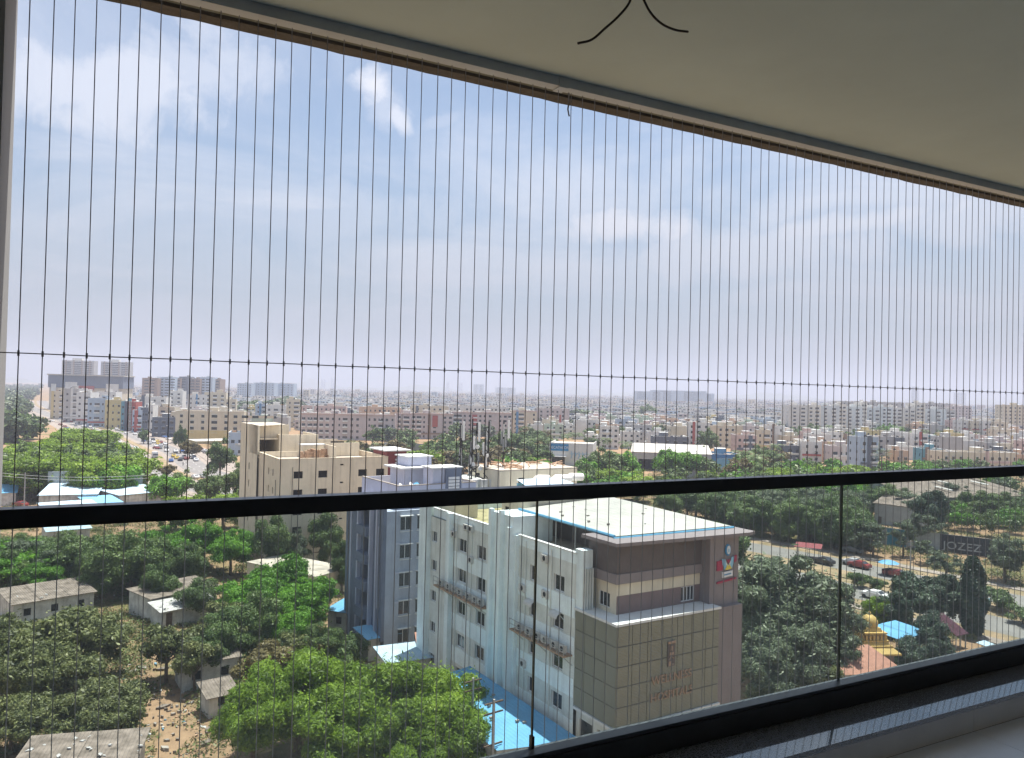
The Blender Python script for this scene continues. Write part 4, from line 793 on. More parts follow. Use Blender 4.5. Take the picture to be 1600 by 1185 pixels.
for i, (x0, x1, yb, yt, c, lb) in enumerate(RW):
    e = block('apartment_block', lb, 'flats', x0, x1, yb, yt, 14, c, -29, wins=[(2.2, 1.6), (5.8, 2.0)] if i < 5 else None, fh=3.1)
    if i < 5: b = MB(); b.box(-.1, 8.2, -.3, -.003, 10.5, 11.4); b.box(1, 5.5, -.35, -.003, 5.5, 7.2); b.build('red_band', 'wall_red', e)
# right-hand houses and schools in front of the white row
RH = [(1183, 1203, 706, 672, 12, 'wall_cream', 'two-storey cream house left of the trees before the white row'), (1200, 1226, 704, 665, 12, 'wall_white', 'white house with shaded porch next to the cream one'),
 (1216, 1252, 720, 696, 12, 'wall_slate', 'dark blue long-windowed building with pale border'), (1252, 1284, 722, 690, 10, 'wall_white', 'white terrace building with open corridors beside the dark blue one'), (1226, 1262, 706, 681, 12, 'wall_cream', 'low cream house over the dark blue building'), (1258, 1290, 706, 682, 12, 'wall_white', 'pale house with terrace parapets left of the pale yellow one'),
 (1297, 1342, 727, 697, 12, 'wall_mauve', 'mauve school block with open corridors and a ramped stair'), (1284, 1300, 722, 690, 10, 'wall_peach', 'peach stair house between the white terrace and mauve school'), (1300, 1331, 706, 679, 12, 'wall_yellow', 'pale yellow house with a dome tank above the mauve school'),
 (1332, 1370, 700, 675, 12, 'wall_bluish', 'blue-grey house right of the pale yellow one'), (1343, 1372, 737, 683, 10, 'wall_bluish', 'tall narrow pale blue house beside the fan palm'), (1370, 1406, 712, 682, 12, 'wall_grey', 'grey house with dark windows right of the pale blue house'),
 (1404, 1426, 714, 684, 12, 'wall_slate', 'dark navy cube house in the right group'), (1400, 1420, 722, 704, 8, 'wall_peach', 'peach low wall house under the navy cube'), (1424, 1450, 716, 678, 12, 'wall_white', 'white house with bright roof right of the navy cube'), (1440, 1472, 728, 701, 10, 'wall_teal', 'light blue small house in front of the teal one'), (1449, 1475, 712, 686, 10, 'wall_teal', 'teal blue upper house in the right group'),
 (1472, 1592, 733, 706, 12, 'wall_cream', 'very long two-storey cream building behind the handrail at right'), (1478, 1512, 708, 690, 10, 'wall_bluish', 'pale blue sheeted roof house above the long cream building'), (1540, 1572, 710, 688, 10, 'wall_bluish', 'steel blue house above the long cream building'), (1512, 1540, 700, 680, 10, 'wall_pink', 'pink house above the long cream building'), (1575, 1606, 704, 682, 12, 'wall_white', 'white house at the right edge above the long cream building'), (1586, 1610, 735, 710, 10, 'wall_peach', 'orange-peach house at the right edge'),
 (1110, 1160, 700, 665, 12, 'wall_cream', 'tall pale house with brown upper terrace at centre right'), (1150, 1182, 712, 680, 12, 'wall_pink', 'pink terraced house left of the cream two-storey one'), (1075, 1108, 705, 660, 12, 'wall_white', 'white three-storey house beside the dark palm'), (1160, 1190, 692, 660, 12, 'wall_green', 'pale green house behind the pink terraced one'),
 (1022, 1076, 706, 682, 12, 'wall_slate', 'dark grey terrace house behind the white warehouse roof'), (916, 960, 690, 656, 12, 'wall_white', 'white house with arched windows left of the blue one'), (935, 967, 692, 663, 10, 'wall_peach', 'orange-balconied house in front of the blue one'), (964, 995, 686, 655, 12, 'wall_bluish', 'pale blue house in the middle group'), (994, 1024, 688, 662, 12, 'wall_pink', 'salmon pink house in the middle group'), (1018, 1046, 690, 664, 12, 'wall_cream', 'cream house with arched balconies in the middle group'), (1034, 1056, 688, 665, 12, 'wall_white', 'bright white cube house in the middle group'), (1054, 1078, 690, 667, 12, 'wall_white', 'plain white house left of the three-storey white one')]
for i, (x0, x1, yb, yt, D_, c, lb) in enumerate(RH): block('town_house' if x1-x0 < 60 else 'long_building', lb, 'house' if x1-x0 < 60 else 'building', x0, x1, yb, yt, D_, c, -26+(i*37 % 22)-11, fh=3.1, balc=i % 2 == 0)
#SPLIT
# ---------------------------------------------------------------- low houses, sheds, fences near by
def hut(name, label, cat, a, b_, h, D, wall='mud_wall', roof='asbestos', over=.4, rise=.8, wins=2, group=None, back=True, door=True, posts=False):
    A_, B_ = G(*a), G(*b_); d = B_-A_; L = float(np.linalg.norm(d[:2])); rot = math.atan2(d[1], d[0]); e = empty(name, (A_[0], A_[1], 0), rot, label, cat, group)
    if posts:
        m = MB()
        for x in (.1, L*.5, L-.1):
            for y in (.1, D-.1): m.tube([(x, y, 0), (x, y, h+rise*y/D-.03)], .07, 6)
        m.build('post', 'grey_metal', e)
    else:
        hs = [(L*(i+.5)/wins-.45, L*(i+.5)/wins+.45, 1.0, 2.0) for i in range(wins)] if wins else []
        if door and L > 6: hs.append((L*.08, L*.08+.9, .05, 2.0)) if not any(q[0] < L*.08+1 for q in hs) else None
        m = MB(); m.facade((0, 0), (1, 0), (0, -1), L, 0, h-.02, hs, .2, 0); k = len(m.v)
        m.v += [(0, 0, 0), (0, D, 0), (0, D, h+rise-.02), (0, 0, h-.02), (L, 0, 0), (L, D, 0), (L, D, h+rise-.02), (L, 0, h-.02)]; m.f += [(k, k+1, k+2, k+3), (k+4, k+5, k+6, k+7), (k+1, k+5, k+6, k+2)]; m.m += [0, 0, 0]; m.build('wall', wall, e)
        for q in hs: MB().box(q[0]-.02, q[1]+.02, .21, .24, q[2]-.02, q[3]+.02).build('window' if q[2] > .5 else 'door', 'opening' if q[2] > .5 else 'bark', e)
    m = MB(); o = over; zf = h-rise*o/D; zb_ = h+rise+rise*o/D; x0, x1 = -o, L+o; n = max(2, int(L/3))
    rr = random.Random(int(a[0]*7+a[1]))
    for i in range(n):
        s0, s1 = x0+(x1-x0)*i/n, x0+(x1-x0)*(i+1)/n-.03; dz = rr.uniform(0, .05)
        m.quad((s0, -o, zf+dz), (s1, -o, zf+dz), (s1, D+o, zb_+dz), (s0, D+o, zb_+dz)); m.quad((s0, -o, zf+dz-.05), (s1, -o, zf+dz-.05), (s1, D+o, zb_+dz-.05), (s0, D+o, zb_+dz-.05)); m.quad((s0, -o, zf+dz-.05), (s1, -o, zf+dz-.05), (s1, -o, zf+dz), (s0, -o, zf+dz))
    m.build('roof', roof, e)
    return e
def litter(e, L, D, h, n, m='trash_white'):
    rr = random.Random(n); b = MB()
    for i in range(n): x, y, s = rr.uniform(0, L), rr.uniform(0, D), rr.uniform(.08, .35); a_ = rr.uniform(0, 3); p_ = [(x+s*q*math.cos(a_+w_), y+s*q*math.sin(a_+w_)) for q, w_ in ((1, 0), (.5, 1.4), (1.2, 3.0), (.6, 4.6))]; b.prism(p_, h+.01, h+.05+rr.uniform(0, .08))
    o = b.build('roof_litter', m, e); o['kind'] = 'stuff'
e = hut('low_house', 'long whitewashed house with a brown sheet roof at far left below the handrail', 'house', (20, 978), (146, 956), 2.9, 7, rise=.6, wins=3); litter(e, 12, 6, 3.1, 14)
e = hut('low_house', 'whitewashed hut with a grey roof beside the big tree, right of the long house', 'house', (236, 972), (338, 948), 3.2, 6, 'mud_wall', 'asbestos', rise=.3)
e = hut('lean_to', 'lean-to with a roof of crumpled white sheets in front of the whitewashed hut', 'shed', (252, 984), (336, 966), 2.4, 3.2, 'mud_wall', 'trash_white', rise=.5, wins=0); litter(e, 7, 3, 2.6, 26)
e = hut('low_house', 'flat brown-roofed shed at the bottom left edge of the view', 'shed', (20, 1262), (206, 1244), 3.0, 4.6, 'mud_wall', 'asbestos', rise=.3); litter(e, 9, 5, 3.2, 22)
e = hut('low_house', 'small hut with a weathered roof under the trees near the bare yard', 'hut', (326, 1124), (368, 1114), 2.2, 2.6, 'mud_wall', 'asbestos', rise=.5, wins=1)
e = hut('low_house', 'grey walled hut in the shade beyond the weathered roofed one', 'hut', (284, 1082), (372, 1066), 2.9, 4, 'mud_wall', 'asbestos', rise=.3)
e = hut('low_house', 'flat-roofed beige compound building left of the blue-grey block', 'house', (492, 938), (548, 922), 3.6, 16, 'hosp_cream', 'roof_concrete', .1, .05, 2)
e = hut('shed', 'small shed with a sky-blue roof at the foot of the slate balconies', 'shed', (512, 985), (545, 990), 2.8, 4, 'mud_wall', 'sheet_sky', rise=.3, wins=1)
e = hut('shed', 'shed with a pale blue roof standing alone in front of the blue-grey block', 'shed', (575, 1034), (622, 1024), 2.8, 3.2, 'mud_wall', 'sheet_blue', rise=.4, wins=1)
e = hut('shed', 'narrow blue roof squeezed between the blue-grey block and the hospital', 'shed', (640, 1018), (672, 1018), 2.8, 2.4, 'mud_wall', 'sheet_sky', rise=.4, wins=0)
e = hut('shed', 'rusty red roofed lean-to against the rear of the hospital side wall', 'shed', (655, 1052), (694, 1050), 3.3, 2.6, 'concrete_raw', 'terracotta', rise=.4, wins=0)
e = hut('compound_room', 'pale green flat roof in the compound in front of the red lean-to', 'shed', (606, 1078), (672, 1068), 3.0, 4.5, 'mud_wall', 'sheet_pale', rise=.2, wins=1)
e = hut('market_shed', 'shed with sky-blue awning at the far left edge just above the handrail', 'shed', (-20, 792), (24, 790), 3.4, 9, 'mud_wall', 'sheet_sky', rise=1.2, wins=0)
e = hut('market_shed', 'workshop with a broad pale blue roof and a parapet screen left above the handrail', 'workshop', (60, 803), (150, 800), 4.5, 18, 'mud_wall', 'sheet_pale', rise=.8, wins=0)
MB().box(-1, 22, 18.6, 18.8, 0, 8.4).build('screen_wall', 'fence_grey', e)
e = hut('market_shed', 'lower pale blue roof directly in front of the screened workshop', 'shed', (72, 822), (155, 815), 3.6, 9, 'mud_wall', 'sheet_pale', rise=.4, wins=0)
e = hut('market_shed', 'wide sky-coloured sheet roof among trees left above the handrail', 'shed', (186, 800), (262, 792), 4.2, 20, 'mud_wall', 'sheet_pale', rise=.5, wins=0)
e = hut('market_shed', 'small blue roof between the workshop and the wide sky-coloured roof', 'shed', (140, 812), (190, 808), 3.6, 12, 'mud_wall', 'sheet_blue', rise=.3, wins=0)
e = hut('market_shed', 'pale sheet roof seen through the glass just under the handrail at left', 'shed', (74, 856), (140, 850), 3.2, 9, 'mud_wall', 'sheet_pale', rise=.7, wins=0)
e = hut('market_shed', 'pale shed roof at the far left behind the feathery trees', 'shed', (-10, 905), (30, 900), 3.0, 8, 'mud_wall', 'sheet_whitish', rise=.3, wins=0)
e = hut('canopy', 'sheet canopy in front of the ochre-based flats', 'canopy', (306, 706), (362, 704), 5, 10, 'mud_wall', 'sheet_whitish', rise=.3, wins=0, posts=True)
e = hut('long_shed', 'long shed with a pale grey roof beyond the highway at right', 'shed', (1366, 818), (1440, 828), 5.5, 16, 'wall_grey', 'asbestos', rise=3, wins=0); e.children[-1].data.materials[0] = MATS['fence_grey']
e = hut('long_shed', 'long shed with a brown weathered roof and white skylight strips at right', 'shed', (1440, 812), (1612, 806), 6, 22, 'wall_grey', 'asbestos', rise=3.2, wins=0)
b = MB()
for x, y in ((14, 4), (19, 10), (32, 8), (38, 14)): b.box(x, x+.8, y, y+6, 6+3.2*y/22+.5, 6+3.2*y/22+.6)
o = b.build('skylight', 'tank_white', e); o.rotation_euler = (R(4), 0, 0)
# roadside sheet fence
def fence(label, pts, h, mats, every=2.4, name='sheet_fence'):
    A_, B_ = pts; d = (B_-A_); L = float(np.linalg.norm(d[:2])); rot = math.atan2(d[1], d[0]); e = empty(name, (A_[0], A_[1], 0), rot, label, 'fence'); s = 0
    for frac, mm in mats: MB().box(s, s+L*frac-.02, 0, .06, .05, h).build('sheet_panel', mm, e, ); s += L*frac
    b = MB()
    for i in range(int(L/every)+1): b.box(i*every, i*every+.1, .061, .16, 0, h+.1)
    b.box(0, L, -.02, .08, h+.001, h+.08); b.build('frame', 'grey_metal', e); return e, L
mat('fence_blue', (.04, .22, .34), .6, .15, .6)
fe, FL = fence('roadside hoarding of grey, blue and dark sheets with white lettering beyond the highway', (G(1366, 850), G(1580, 876)), 3.9, ((.10, 'fence_grey'), (.15, 'fence_blue'), (.25, 'fence_grey'), (.5, 'fence_dark')))
lettering('JOZEZ', 2.3, 'fence_grey', fe, (FL*.66, -.05, .9), .02, sx=1.1)
fence('dark green hoarding left of the grey and blue one', (G(1310, 842), G(1362, 849)), 3.6, ((1, 'leafy_sheet') if 'leafy_sheet' in MATS else (1, 'fence_blue'),))
fence('grey sheet fence behind the cream building', (G(600, 709), G(668, 712)), 5.5, ((1, 'fence_grey'),))
fence('dark blue sheet fence beyond the antennas', (G(655, 733), G(725, 735)), 4.0, ((1, 'fence_blue'),))
fence('bright blue net fence beside the blue-wrapped building', (G(1120, 739), G(1162, 737)), 6.0, ((1, 'sheet_blue'),))
fence('grey compound wall behind the round green trees', (G(1060, 748), G(1200, 742)), 2.2, ((1, 'fence_grey'),), name='compound_wall')
fence('long grey wall left of the sports store', (G(735, 722), G(850, 727)), 3.2, ((1, 'fence_grey'),), name='compound_wall')

# shrine
s0 = G(1357, 1052); sh = empty('shrine', (s0[0], s0[1], 0), R(-22), 'golden tiered shrine tower among trees right of the big dark tree', 'shrine'); sh.scale = (.66, .66, .66)
b = MB(); b.box(-3, 3, -3, 3, 0, 4.4); b.build('wall', 'hosp_mauve', sh)
b = MB(); k = 0
for r, z0, z1, r2 in ((3.9, 4.4, 4.7, 3.9), (3.9, 4.7, 5.5, 2.9), (2.9, 5.5, 5.8, 2.9), (2.6, 5.8, 6.4, 2.3), (2.4, 6.4, 6.65, 2.4), (2.0, 6.65, 7.7, 1.9), (2.2, 7.7, 7.95, 2.2), (1.6, 7.95, 8.6, 1.4)):
    b.v += [(sx*q, sy*q, z) for q, z in ((r, z0), (r2, z1)) for sx, sy in ((-1, -1), (1, -1), (1, 1), (-1, 1))]
    for i in range(4): j = (i+1) % 4; b.f.append((k+i, k+j, k+4+j, k+4+i)); b.m.append(0)
    b.f.append((k+4, k+5, k+6, k+7)); b.m.append(0); k += 8
for i in range(6):
    for sy in (-1, 1): b.box(-1.95+i*.7, -1.6+i*.7, sy*2.15-.15, sy*2.15+.15, 6.66, 7.5); b.box(sy*2.15-.15, sy*2.15+.15, -1.95+i*.7, -1.6+i*.7, 6.66, 7.5)
b.build('tiered_roof', 'gold', sh)
MB().lathe([(1.35, 8.6), (1.5, 9.0), (1.45, 9.6), (1.1, 10.2), (.6, 10.6), (.25, 10.75), (.32, 10.95), (.22, 11.15), (.06, 11.3), (.03, 11.7)], n=16).build('dome', 'gold', sh, smooth=True)
hut('canopy', 'sky-blue tarpaulin roof beside the golden shrine', 'canopy', (1404, 1038), (1446, 1026), 3.2, 4.0, roof='sheet_sky', posts=True, rise=.2)
t0 = G(1335, 1080); tr = empty('tiled_pavilion', (t0[0], t0[1], 0), R(-20), 'pavilion with a terracotta tiled roof below the golden shrine', 'pavilion')
MB().box(-3.2, 3.2, -2.8, 2.8, 0, 3.2).build('wall', 'mud_wall', tr); b = MB(); b.v = [(-4, -3.6, 3.21), (4, -3.6, 3.21), (4, 3.6, 3.21), (-4, 3.6, 3.21), (-1.6, 0, 5.2), (1.6, 0, 5.2)]; b.f = [(0, 1, 5, 4), (1, 2, 5), (2, 3, 4, 5), (3, 0, 4), (0, 3, 2, 1)]; b.m = [0]*5; b.build('roof', 'terracotta', tr)
hut('canopy', 'leaning maroon awning beside the cypress at lower right', 'awning', (1494, 1016), (1510, 1012), 2.0, 3.2, roof='maroon', posts=True, rise=1.6, over=.2)
hut('canopy', 'pale blue sheet roof half hidden at the glass edge beside the cypress', 'canopy', (1552, 1036), (1560, 1033), 1.8, 1.5, roof='sheet_pale', posts=True, rise=.2)

# utility poles
def pole(px, py, h, label, group='wooden utility poles'):
    g = G(px, py); e = empty('utility_pole', (g[0], g[1], 0), R(10), label, 'utility pole', group); MB().tube([(0, 0, 0), (0, 0, h)], [.16, .10], 8).build('post', 'pole_concrete', e)
    for z in (h-.3, h-1.1, h-3.6): MB().box(-.9, .9, -.06, .06, z, z+.1).build('crossarm', 'bark', e)
    return e
pole(736, 1200, 7.8, 'utility pole standing beside the blue sheet roof of the yard'); pole(768, 1262, 8.5, 'utility pole nearer the camera with its top over the blue roof'); pole(37, 812, 11, 'thin utility pole at left in front of the dense trees')
pole(968, 770, 9, 'utility pole before the round green trees right of centre'); pole(1422, 915, 8, 'dark utility pole on the highway verge at right')
ca, cb = G(-60, 800), G(230, 812); wb = MB()
for dz in (10.6, 9.9): wb.tube([(ca[0]+(cb[0]-ca[0])*t, ca[1]+(cb[1]-ca[1])*t, dz-1.2*math.sin(math.pi*t)) for t in np.linspace(0, 1, 9)], .05, 4)
wb.build('power_line', 'grey_metal', label='pair of power lines slung past the left utility pole', cat='power line')

# ---------------------------------------------------------------- vehicles
def car_template(kind='car'):
    e = empty(kind if kind != 'car' else 'parked_car', (0, 0, 0))
    prof = {'car': [(-2.1, .35), (-2.15, .75), (-1.95, .95), (-1.1, 1.0), (-.55, 1.42), (.75, 1.45), (1.45, 1.05), (2.0, .95), (2.1, .6), (2.05, .35)],
            'truck': [(-3.2, .6), (-3.2, 2.6), (1.2, 2.6), (1.25, 1.3), (1.4, 2.2), (2.6, 2.25), (2.9, 1.5), (2.95, .6)]}[kind]
    w2 = .85 if kind == 'car' else 1.1; b = MB(); n = len(prof)
    b.v = [(x, -w2*(.84 if z > 1.2 and kind == 'car' else 1), z) for x, z in prof]+[(x, w2*(.84 if z > 1.2 and kind == 'car' else 1), z) for x, z in prof]
    b.f = [tuple(range(n)), tuple(range(2*n-1, n-1, -1))]+[(i, (i+1) % n, n+(i+1) % n, n+i) for i in range(n)]; b.m = [0]*len(b.f); b.build('body', 'car_paint', e)
    g = MB()
    if kind == 'car':
        for sy in (-1, 1):
            y0, y1 = sy*(w2*.985), sy*(w2*.86); g.quad((-.95, y0, 1.04), (1.15, y0, 1.04), (.68, y1, 1.38), (-.5, y1, 1.38))
        g.quad((-1.08, -.70, 1.03), (-1.08, .70, 1.03), (-.60, .64, 1.40), (-.60, -.64, 1.40)); g.quad((1.42, -.70, 1.09), (1.42, .70, 1.09), (.83, .64, 1.43), (.83, -.64, 1.43))
    else: g.quad((2.93, -1, 1.5), (2.93, 1, 1.5), (2.64, .95, 2.15), (2.64, -.95, 2.15)); g.quad((1.6, -1.11, 1.5), (2.5, -1.11, 1.5), (2.5, -1.11, 2.1), (1.6, -1.11, 2.1)); g.quad((1.6, 1.11, 1.5), (2.5, 1.11, 1.5), (2.5, 1.11, 2.1), (1.6, 1.11, 2.1))
    g.build('window', 'dark_glass', e); wh = MB(); wh.tube([(0, -.1, 0), (0, .1, 0)], .33 if kind == 'car' else .48, 12); wmesh = wh.mesh('wheel', ['tyre']); rr_ = .33 if kind == 'car' else .48
    for x in ((-1.3, 1.3) if kind == 'car' else (-2.2, 2.0)):
        for y in (-w2+.08, w2-.08): link('wheel', wmesh, e, (x, y, rr_))
    return e
mat('car_paint', (.6, .6, .6), .3, .02, 1, spec=.6)
PAINT = {}
for nm, c in dict(white=(.75, .75, .75), silver=(.42, .43, .45), black=(.03, .03, .035), red=(.22, .03, .03), blue=(.04, .12, .35), grey=(.18, .19, .20), yellow=(.6, .42, .05), green=(.05, .25, .14)).items(): PAINT[nm] = mat('paint_'+nm, c, .3, .02, 1, spec=.6)
CARP, TRUCKP = car_template('car'), car_template('truck'); USED = set()
def vehicle(loc, rot, colour, label, group=None, T_=CARP, name=None):
    o = T_ if T_.name not in USED else copy_tree(T_); USED.add(T_.name); o.location = (loc[0], loc[1], .02); o.rotation_euler = (0, 0, rot)
    tag(o, label, 'car' if T_ is CARP else 'truck', group)
    if group is None and 'group' in o: del o['group']
    for ch in o.children:
        if ch.name.startswith('body'): ch.material_slots[0].link = 'OBJECT'; ch.material_slots[0].material = PAINT[colour]
    return o
def road_dir(p):
    d = [np.linalg.norm(a-np.array(p[:2])) for a in AX]; i = int(np.argmin(d)); t = AX[min(i+1, len(AX)-1)]-AX[max(i-1, 0)]; return math.atan2(t[1], t[0])
for px, py, c, lb in ((1366, 936, 'white', 'white car on the near carriageway beside the dark trees'), (1400, 902, 'red', 'dark red three-wheeler sized car parked under the small blue canopy'), (1332, 884, 'silver', 'silver van parked on the verge beside a red vehicle'), (1343, 888, 'red', 'dark red car parked beside the silver van'),
                      (1287, 882, 'black', 'black car parked near the red stall canopy'), (1332, 864, 'grey', 'dark grey car parked under trees by the hoarding'), (32, 792, 'red', 'bright red car behind the handrail at far left'), (211, 702, 'white', 'white car alone on the open highway at left'), (244, 702, 'red', 'dark red pickup car parked on the sandy verge at left'),
                      (267, 722, 'blue', 'dark blue car driving towards the camera on the highway'), (305, 748, 'white', 'white car at the side of the highway near the dark trees'), (316, 747, 'silver', 'silver car beside the white one near the dark trees')):
    g = G(px, py); vehicle(g, road_dir(g)+(0 if px > 250 else .3), c, lb)
vehicle(G(242, 716), road_dir(G(242, 716)), 'silver', 'small pale truck halted on the highway at left', T_=TRUCKP)
rr = random.Random(11); n = 0
for i in range(270):
    k = rr.randrange(18, 44); off = rr.choice([-13.2, -9.8, -6.6, 6.5, 9.8, 13.2, -21.5, 22]); p = AX[k]+AXN[k]*(off+rr.uniform(-.7, .7))+(AX[k+1]-AX[k])*rr.random(); px, py, z = proj((*p, 0))
    if not (30 < px < 330 and 630 < py < 760): continue
    if any(abs(px-q[0]) < 5 and abs(py-q[1]) < 2.0 for q in USED if isinstance(q, tuple)): continue
    USED.add((px, py)); t = AX[k+1]-AX[k]; c = rr.choice(['white', 'white', 'white', 'silver', 'grey', 'black', 'red', 'blue', 'yellow'])
    vehicle(p, math.atan2(t[1], t[0])+(0 if abs(off) < 15 else .25), c, c+' car '+('in the dense highway traffic, ' if abs(off) < 15 else 'parked by the highway, ')+{-13.2: 'outer near lane', -9.8: 'middle near lane', -6.6: 'inner near lane', 6.5: 'inner far lane', 9.8: 'middle far lane', 13.2: 'outer far lane', -21.5: 'near verge', 22: 'far verge'}[off]+', '+('far' if k < 28 else 'middle' if k < 36 else 'near')+' stretch', c+' cars on the far highway'); n += 1
def rider():
    e = empty('motorcycle', (0, 0, 0)); b = MB(); b.tube([(-.6, 0, .35), (-.5, 0, .75), (.2, 0, .8), (.55, 0, .95)], [.08, .16, .15, .06], 6); b.tube([(.55, -.3, 1.0), (.55, .3, 1.0)], .03, 5); b.build('frame', 'black_plastic', e)
    wm_ = MB().tube([(0, -.05, 0), (0, .05, 0)], .3, 12).mesh('wheel', ['tyre']); link('wheel', wm_, e, (-.62, 0, .3)); link('wheel', wm_, e, (.66, 0, .3)); return e
mat('cloth_dark', (.06, .07, .11), .9, .2); mat('cloth_pale', (.5, .48, .45), .9, .1); mat('skin', (.22, .12, .08), .7, .05)
def person_mesh(sit):
    me = bpy.data.meshes.new('person')
    if sit: V = [(-.1, 0, .85), (-.08, 0, 1.15), (0, 0, 1.42), (.03, 0, 1.55), (.05, 0, 1.68), (-.02, .2, 1.40), (.15, .26, 1.15), (.45, .26, 1.05), (-.02, -.2, 1.40), (.15, -.26, 1.15), (.45, -.26, 1.05), (.3, .17, .82), (.2, .2, .4), (.32, .2, .35), (.3, -.17, .82), (.2, -.2, .4), (.32, -.2, .35)]
    else: V = [(0, 0, .92), (0, 0, 1.15), (0, 0, 1.42), (0, 0, 1.53), (0.01, 0, 1.65), (0, .2, 1.40), (0, .25, 1.12), (.08, .26, .86), (0, -.2, 1.40), (-.02, -.25, 1.12), (.05, -.26, .86), (.02, .1, .5), (-.04, .1, .06), (.1, .1, .04), (.04, -.1, .5), (.1, -.1, .06), (.24, -.1, .04)]
    E_ = [(0, 1), (1, 2), (2, 3), (3, 4), (2, 5), (5, 6), (6, 7), (2, 8), (8, 9), (9, 10), (0, 11), (11, 12), (12, 13), (0, 14), (14, 15), (15, 16)]
    rad = [.15, .13, .14, .055, .10, .07, .05, .035, .07, .05, .035, .085, .05, .04, .085, .05, .04]
    me.from_pydata(V, E_, []); o = bpy.data.objects.new('person', me); COL.objects.link(o); md = o.modifiers.new('skin', 'SKIN'); sd = o.modifiers.new('sub', 'SUBSURF'); sd.levels = 1; sd.render_levels = 1
    for i, s in enumerate(me.skin_vertices[0].data): s.radius = (rad[i], rad[i]); s.use_root = i == 0
    bpy.context.view_layer.update(); r_ = bpy.data.meshes.new_from_object(o.evaluated_get(bpy.context.evaluated_depsgraph_get())); bpy.data.objects.remove(o)
    r_.materials.clear()
    for mm in ('cloth_pale', 'cloth_dark', 'skin'): r_.materials.append(MATS[mm])
    for p_ in r_.polygons: z = p_.center.z; p_.material_index = 2 if z > 1.52 else (1 if z < .9 else 0)
    return r_
PS, PW = person_mesh(True), person_mesh(False); RT = rider(); first = True
for px, py, lb in ((228, 729, 'first'), (233, 728, 'second'), (239, 735, 'third')):
    g = G(px, py); o = RT if first else copy_tree(RT); first = False; o.location = (g[0], g[1], .02); o.rotation_euler = (0, 0, road_dir(g)+math.pi); w3 = {'first': 'leftmost', 'second': 'middle', 'third': 'rightmost and nearest'}[lb]
    tag(o, w3+' of three black motorcycles riding on the near side of the highway', 'motorcycle', 'motorcycles on the highway')
    p_ = link('person', PS, None, (g[0], g[1], .02), road_dir(g)+math.pi); tag(p_, 'rider in pale shirt on the '+w3+' motorcycle', 'person', 'motorcycle riders')
for px, py, lb in ((286, 728, 'person in pale shirt standing on the sandy verge right of the blue car'), (276, 735, 'person walking beside the highway just below the blue car'), (170, 706, 'person walking on the pavement left of the white car'), (1413, 905, 'person standing beside the blue canopy stall')):
    g = G(px, py); p_ = link('person', PW, None, (g[0], g[1], .02), 1.0); tag(p_, lb, 'person')
# stalls
hut('market_stall', 'stall with a bright red canopy on the roadside at right', 'stall', (1244, 872), (1280, 876), 2.4, 3.6, roof='red_wall', posts=True, rise=.2)
g = G(1388, 899); st = empty('market_stall', (g[0], g[1], 0), 0, 'small cart under a round blue umbrella on the highway verge', 'stall'); b = MB(); b.lathe([(1.9, 2.3), (1.2, 2.65), (.1, 2.9)], n=8); b.build('umbrella', 'sheet_sky', st); MB().tube([(0, 0, 0), (0, 0, 2.85)], .04, 6).build('umbrella_pole', 'grey_metal', st); MB().box(-1.1, 1.1, -.6, .6, .25, 1.2).build('cart', 'maroon', st)
hut('market_stall', 'yellow and red topped stall by the dark trees at far left', 'stall', (36, 688), (44, 688), 3, 5, roof='red_wall', posts=True, rise=.5)

# ---------------------------------------------------------------- trees
def fastmesh(name, V, mats, nper=4):
    n = len(V)//nper; me = bpy.data.meshes.new(name); me.vertices.add(len(V)); me.vertices.foreach_set('co', V.astype(np.float32).ravel()); me.loops.add(len(V)); me.loops.foreach_set('vertex_index', np.arange(len(V), dtype=np.int32))
    me.polygons.add(n); me.polygons.foreach_set('loop_start', np.arange(0, len(V), nper, dtype=np.int32)); me.polygons.foreach_set('loop_total', np.full(n, nper, dtype=np.int32))
    for m_ in mats: me.materials.append(MATS[m_])
    me.update(calc_edges=True); me.validate(); return me
def leaves(P, Nn, size, rng, asp=1.7):
    n = len(P); Nn = Nn/np.linalg.norm(Nn, axis=1, keepdims=True); t = rng.normal(size=(n, 3)); a = np.cross(Nn, t); a /= np.linalg.norm(a, axis=1, keepdims=True)+1e-9; b = np.cross(Nn, a)
    s = size*(.45+1.25*rng.random((n, 1))**1.6); a = a*s*.5*asp; b = b*s*.5
    V = np.stack([P-a*.9, P-b*.8+a*.05, P+a, P+b*.8+a*.05], 1)                    # a pointed leaf spray, not a square
    return V.reshape(-1, 3)
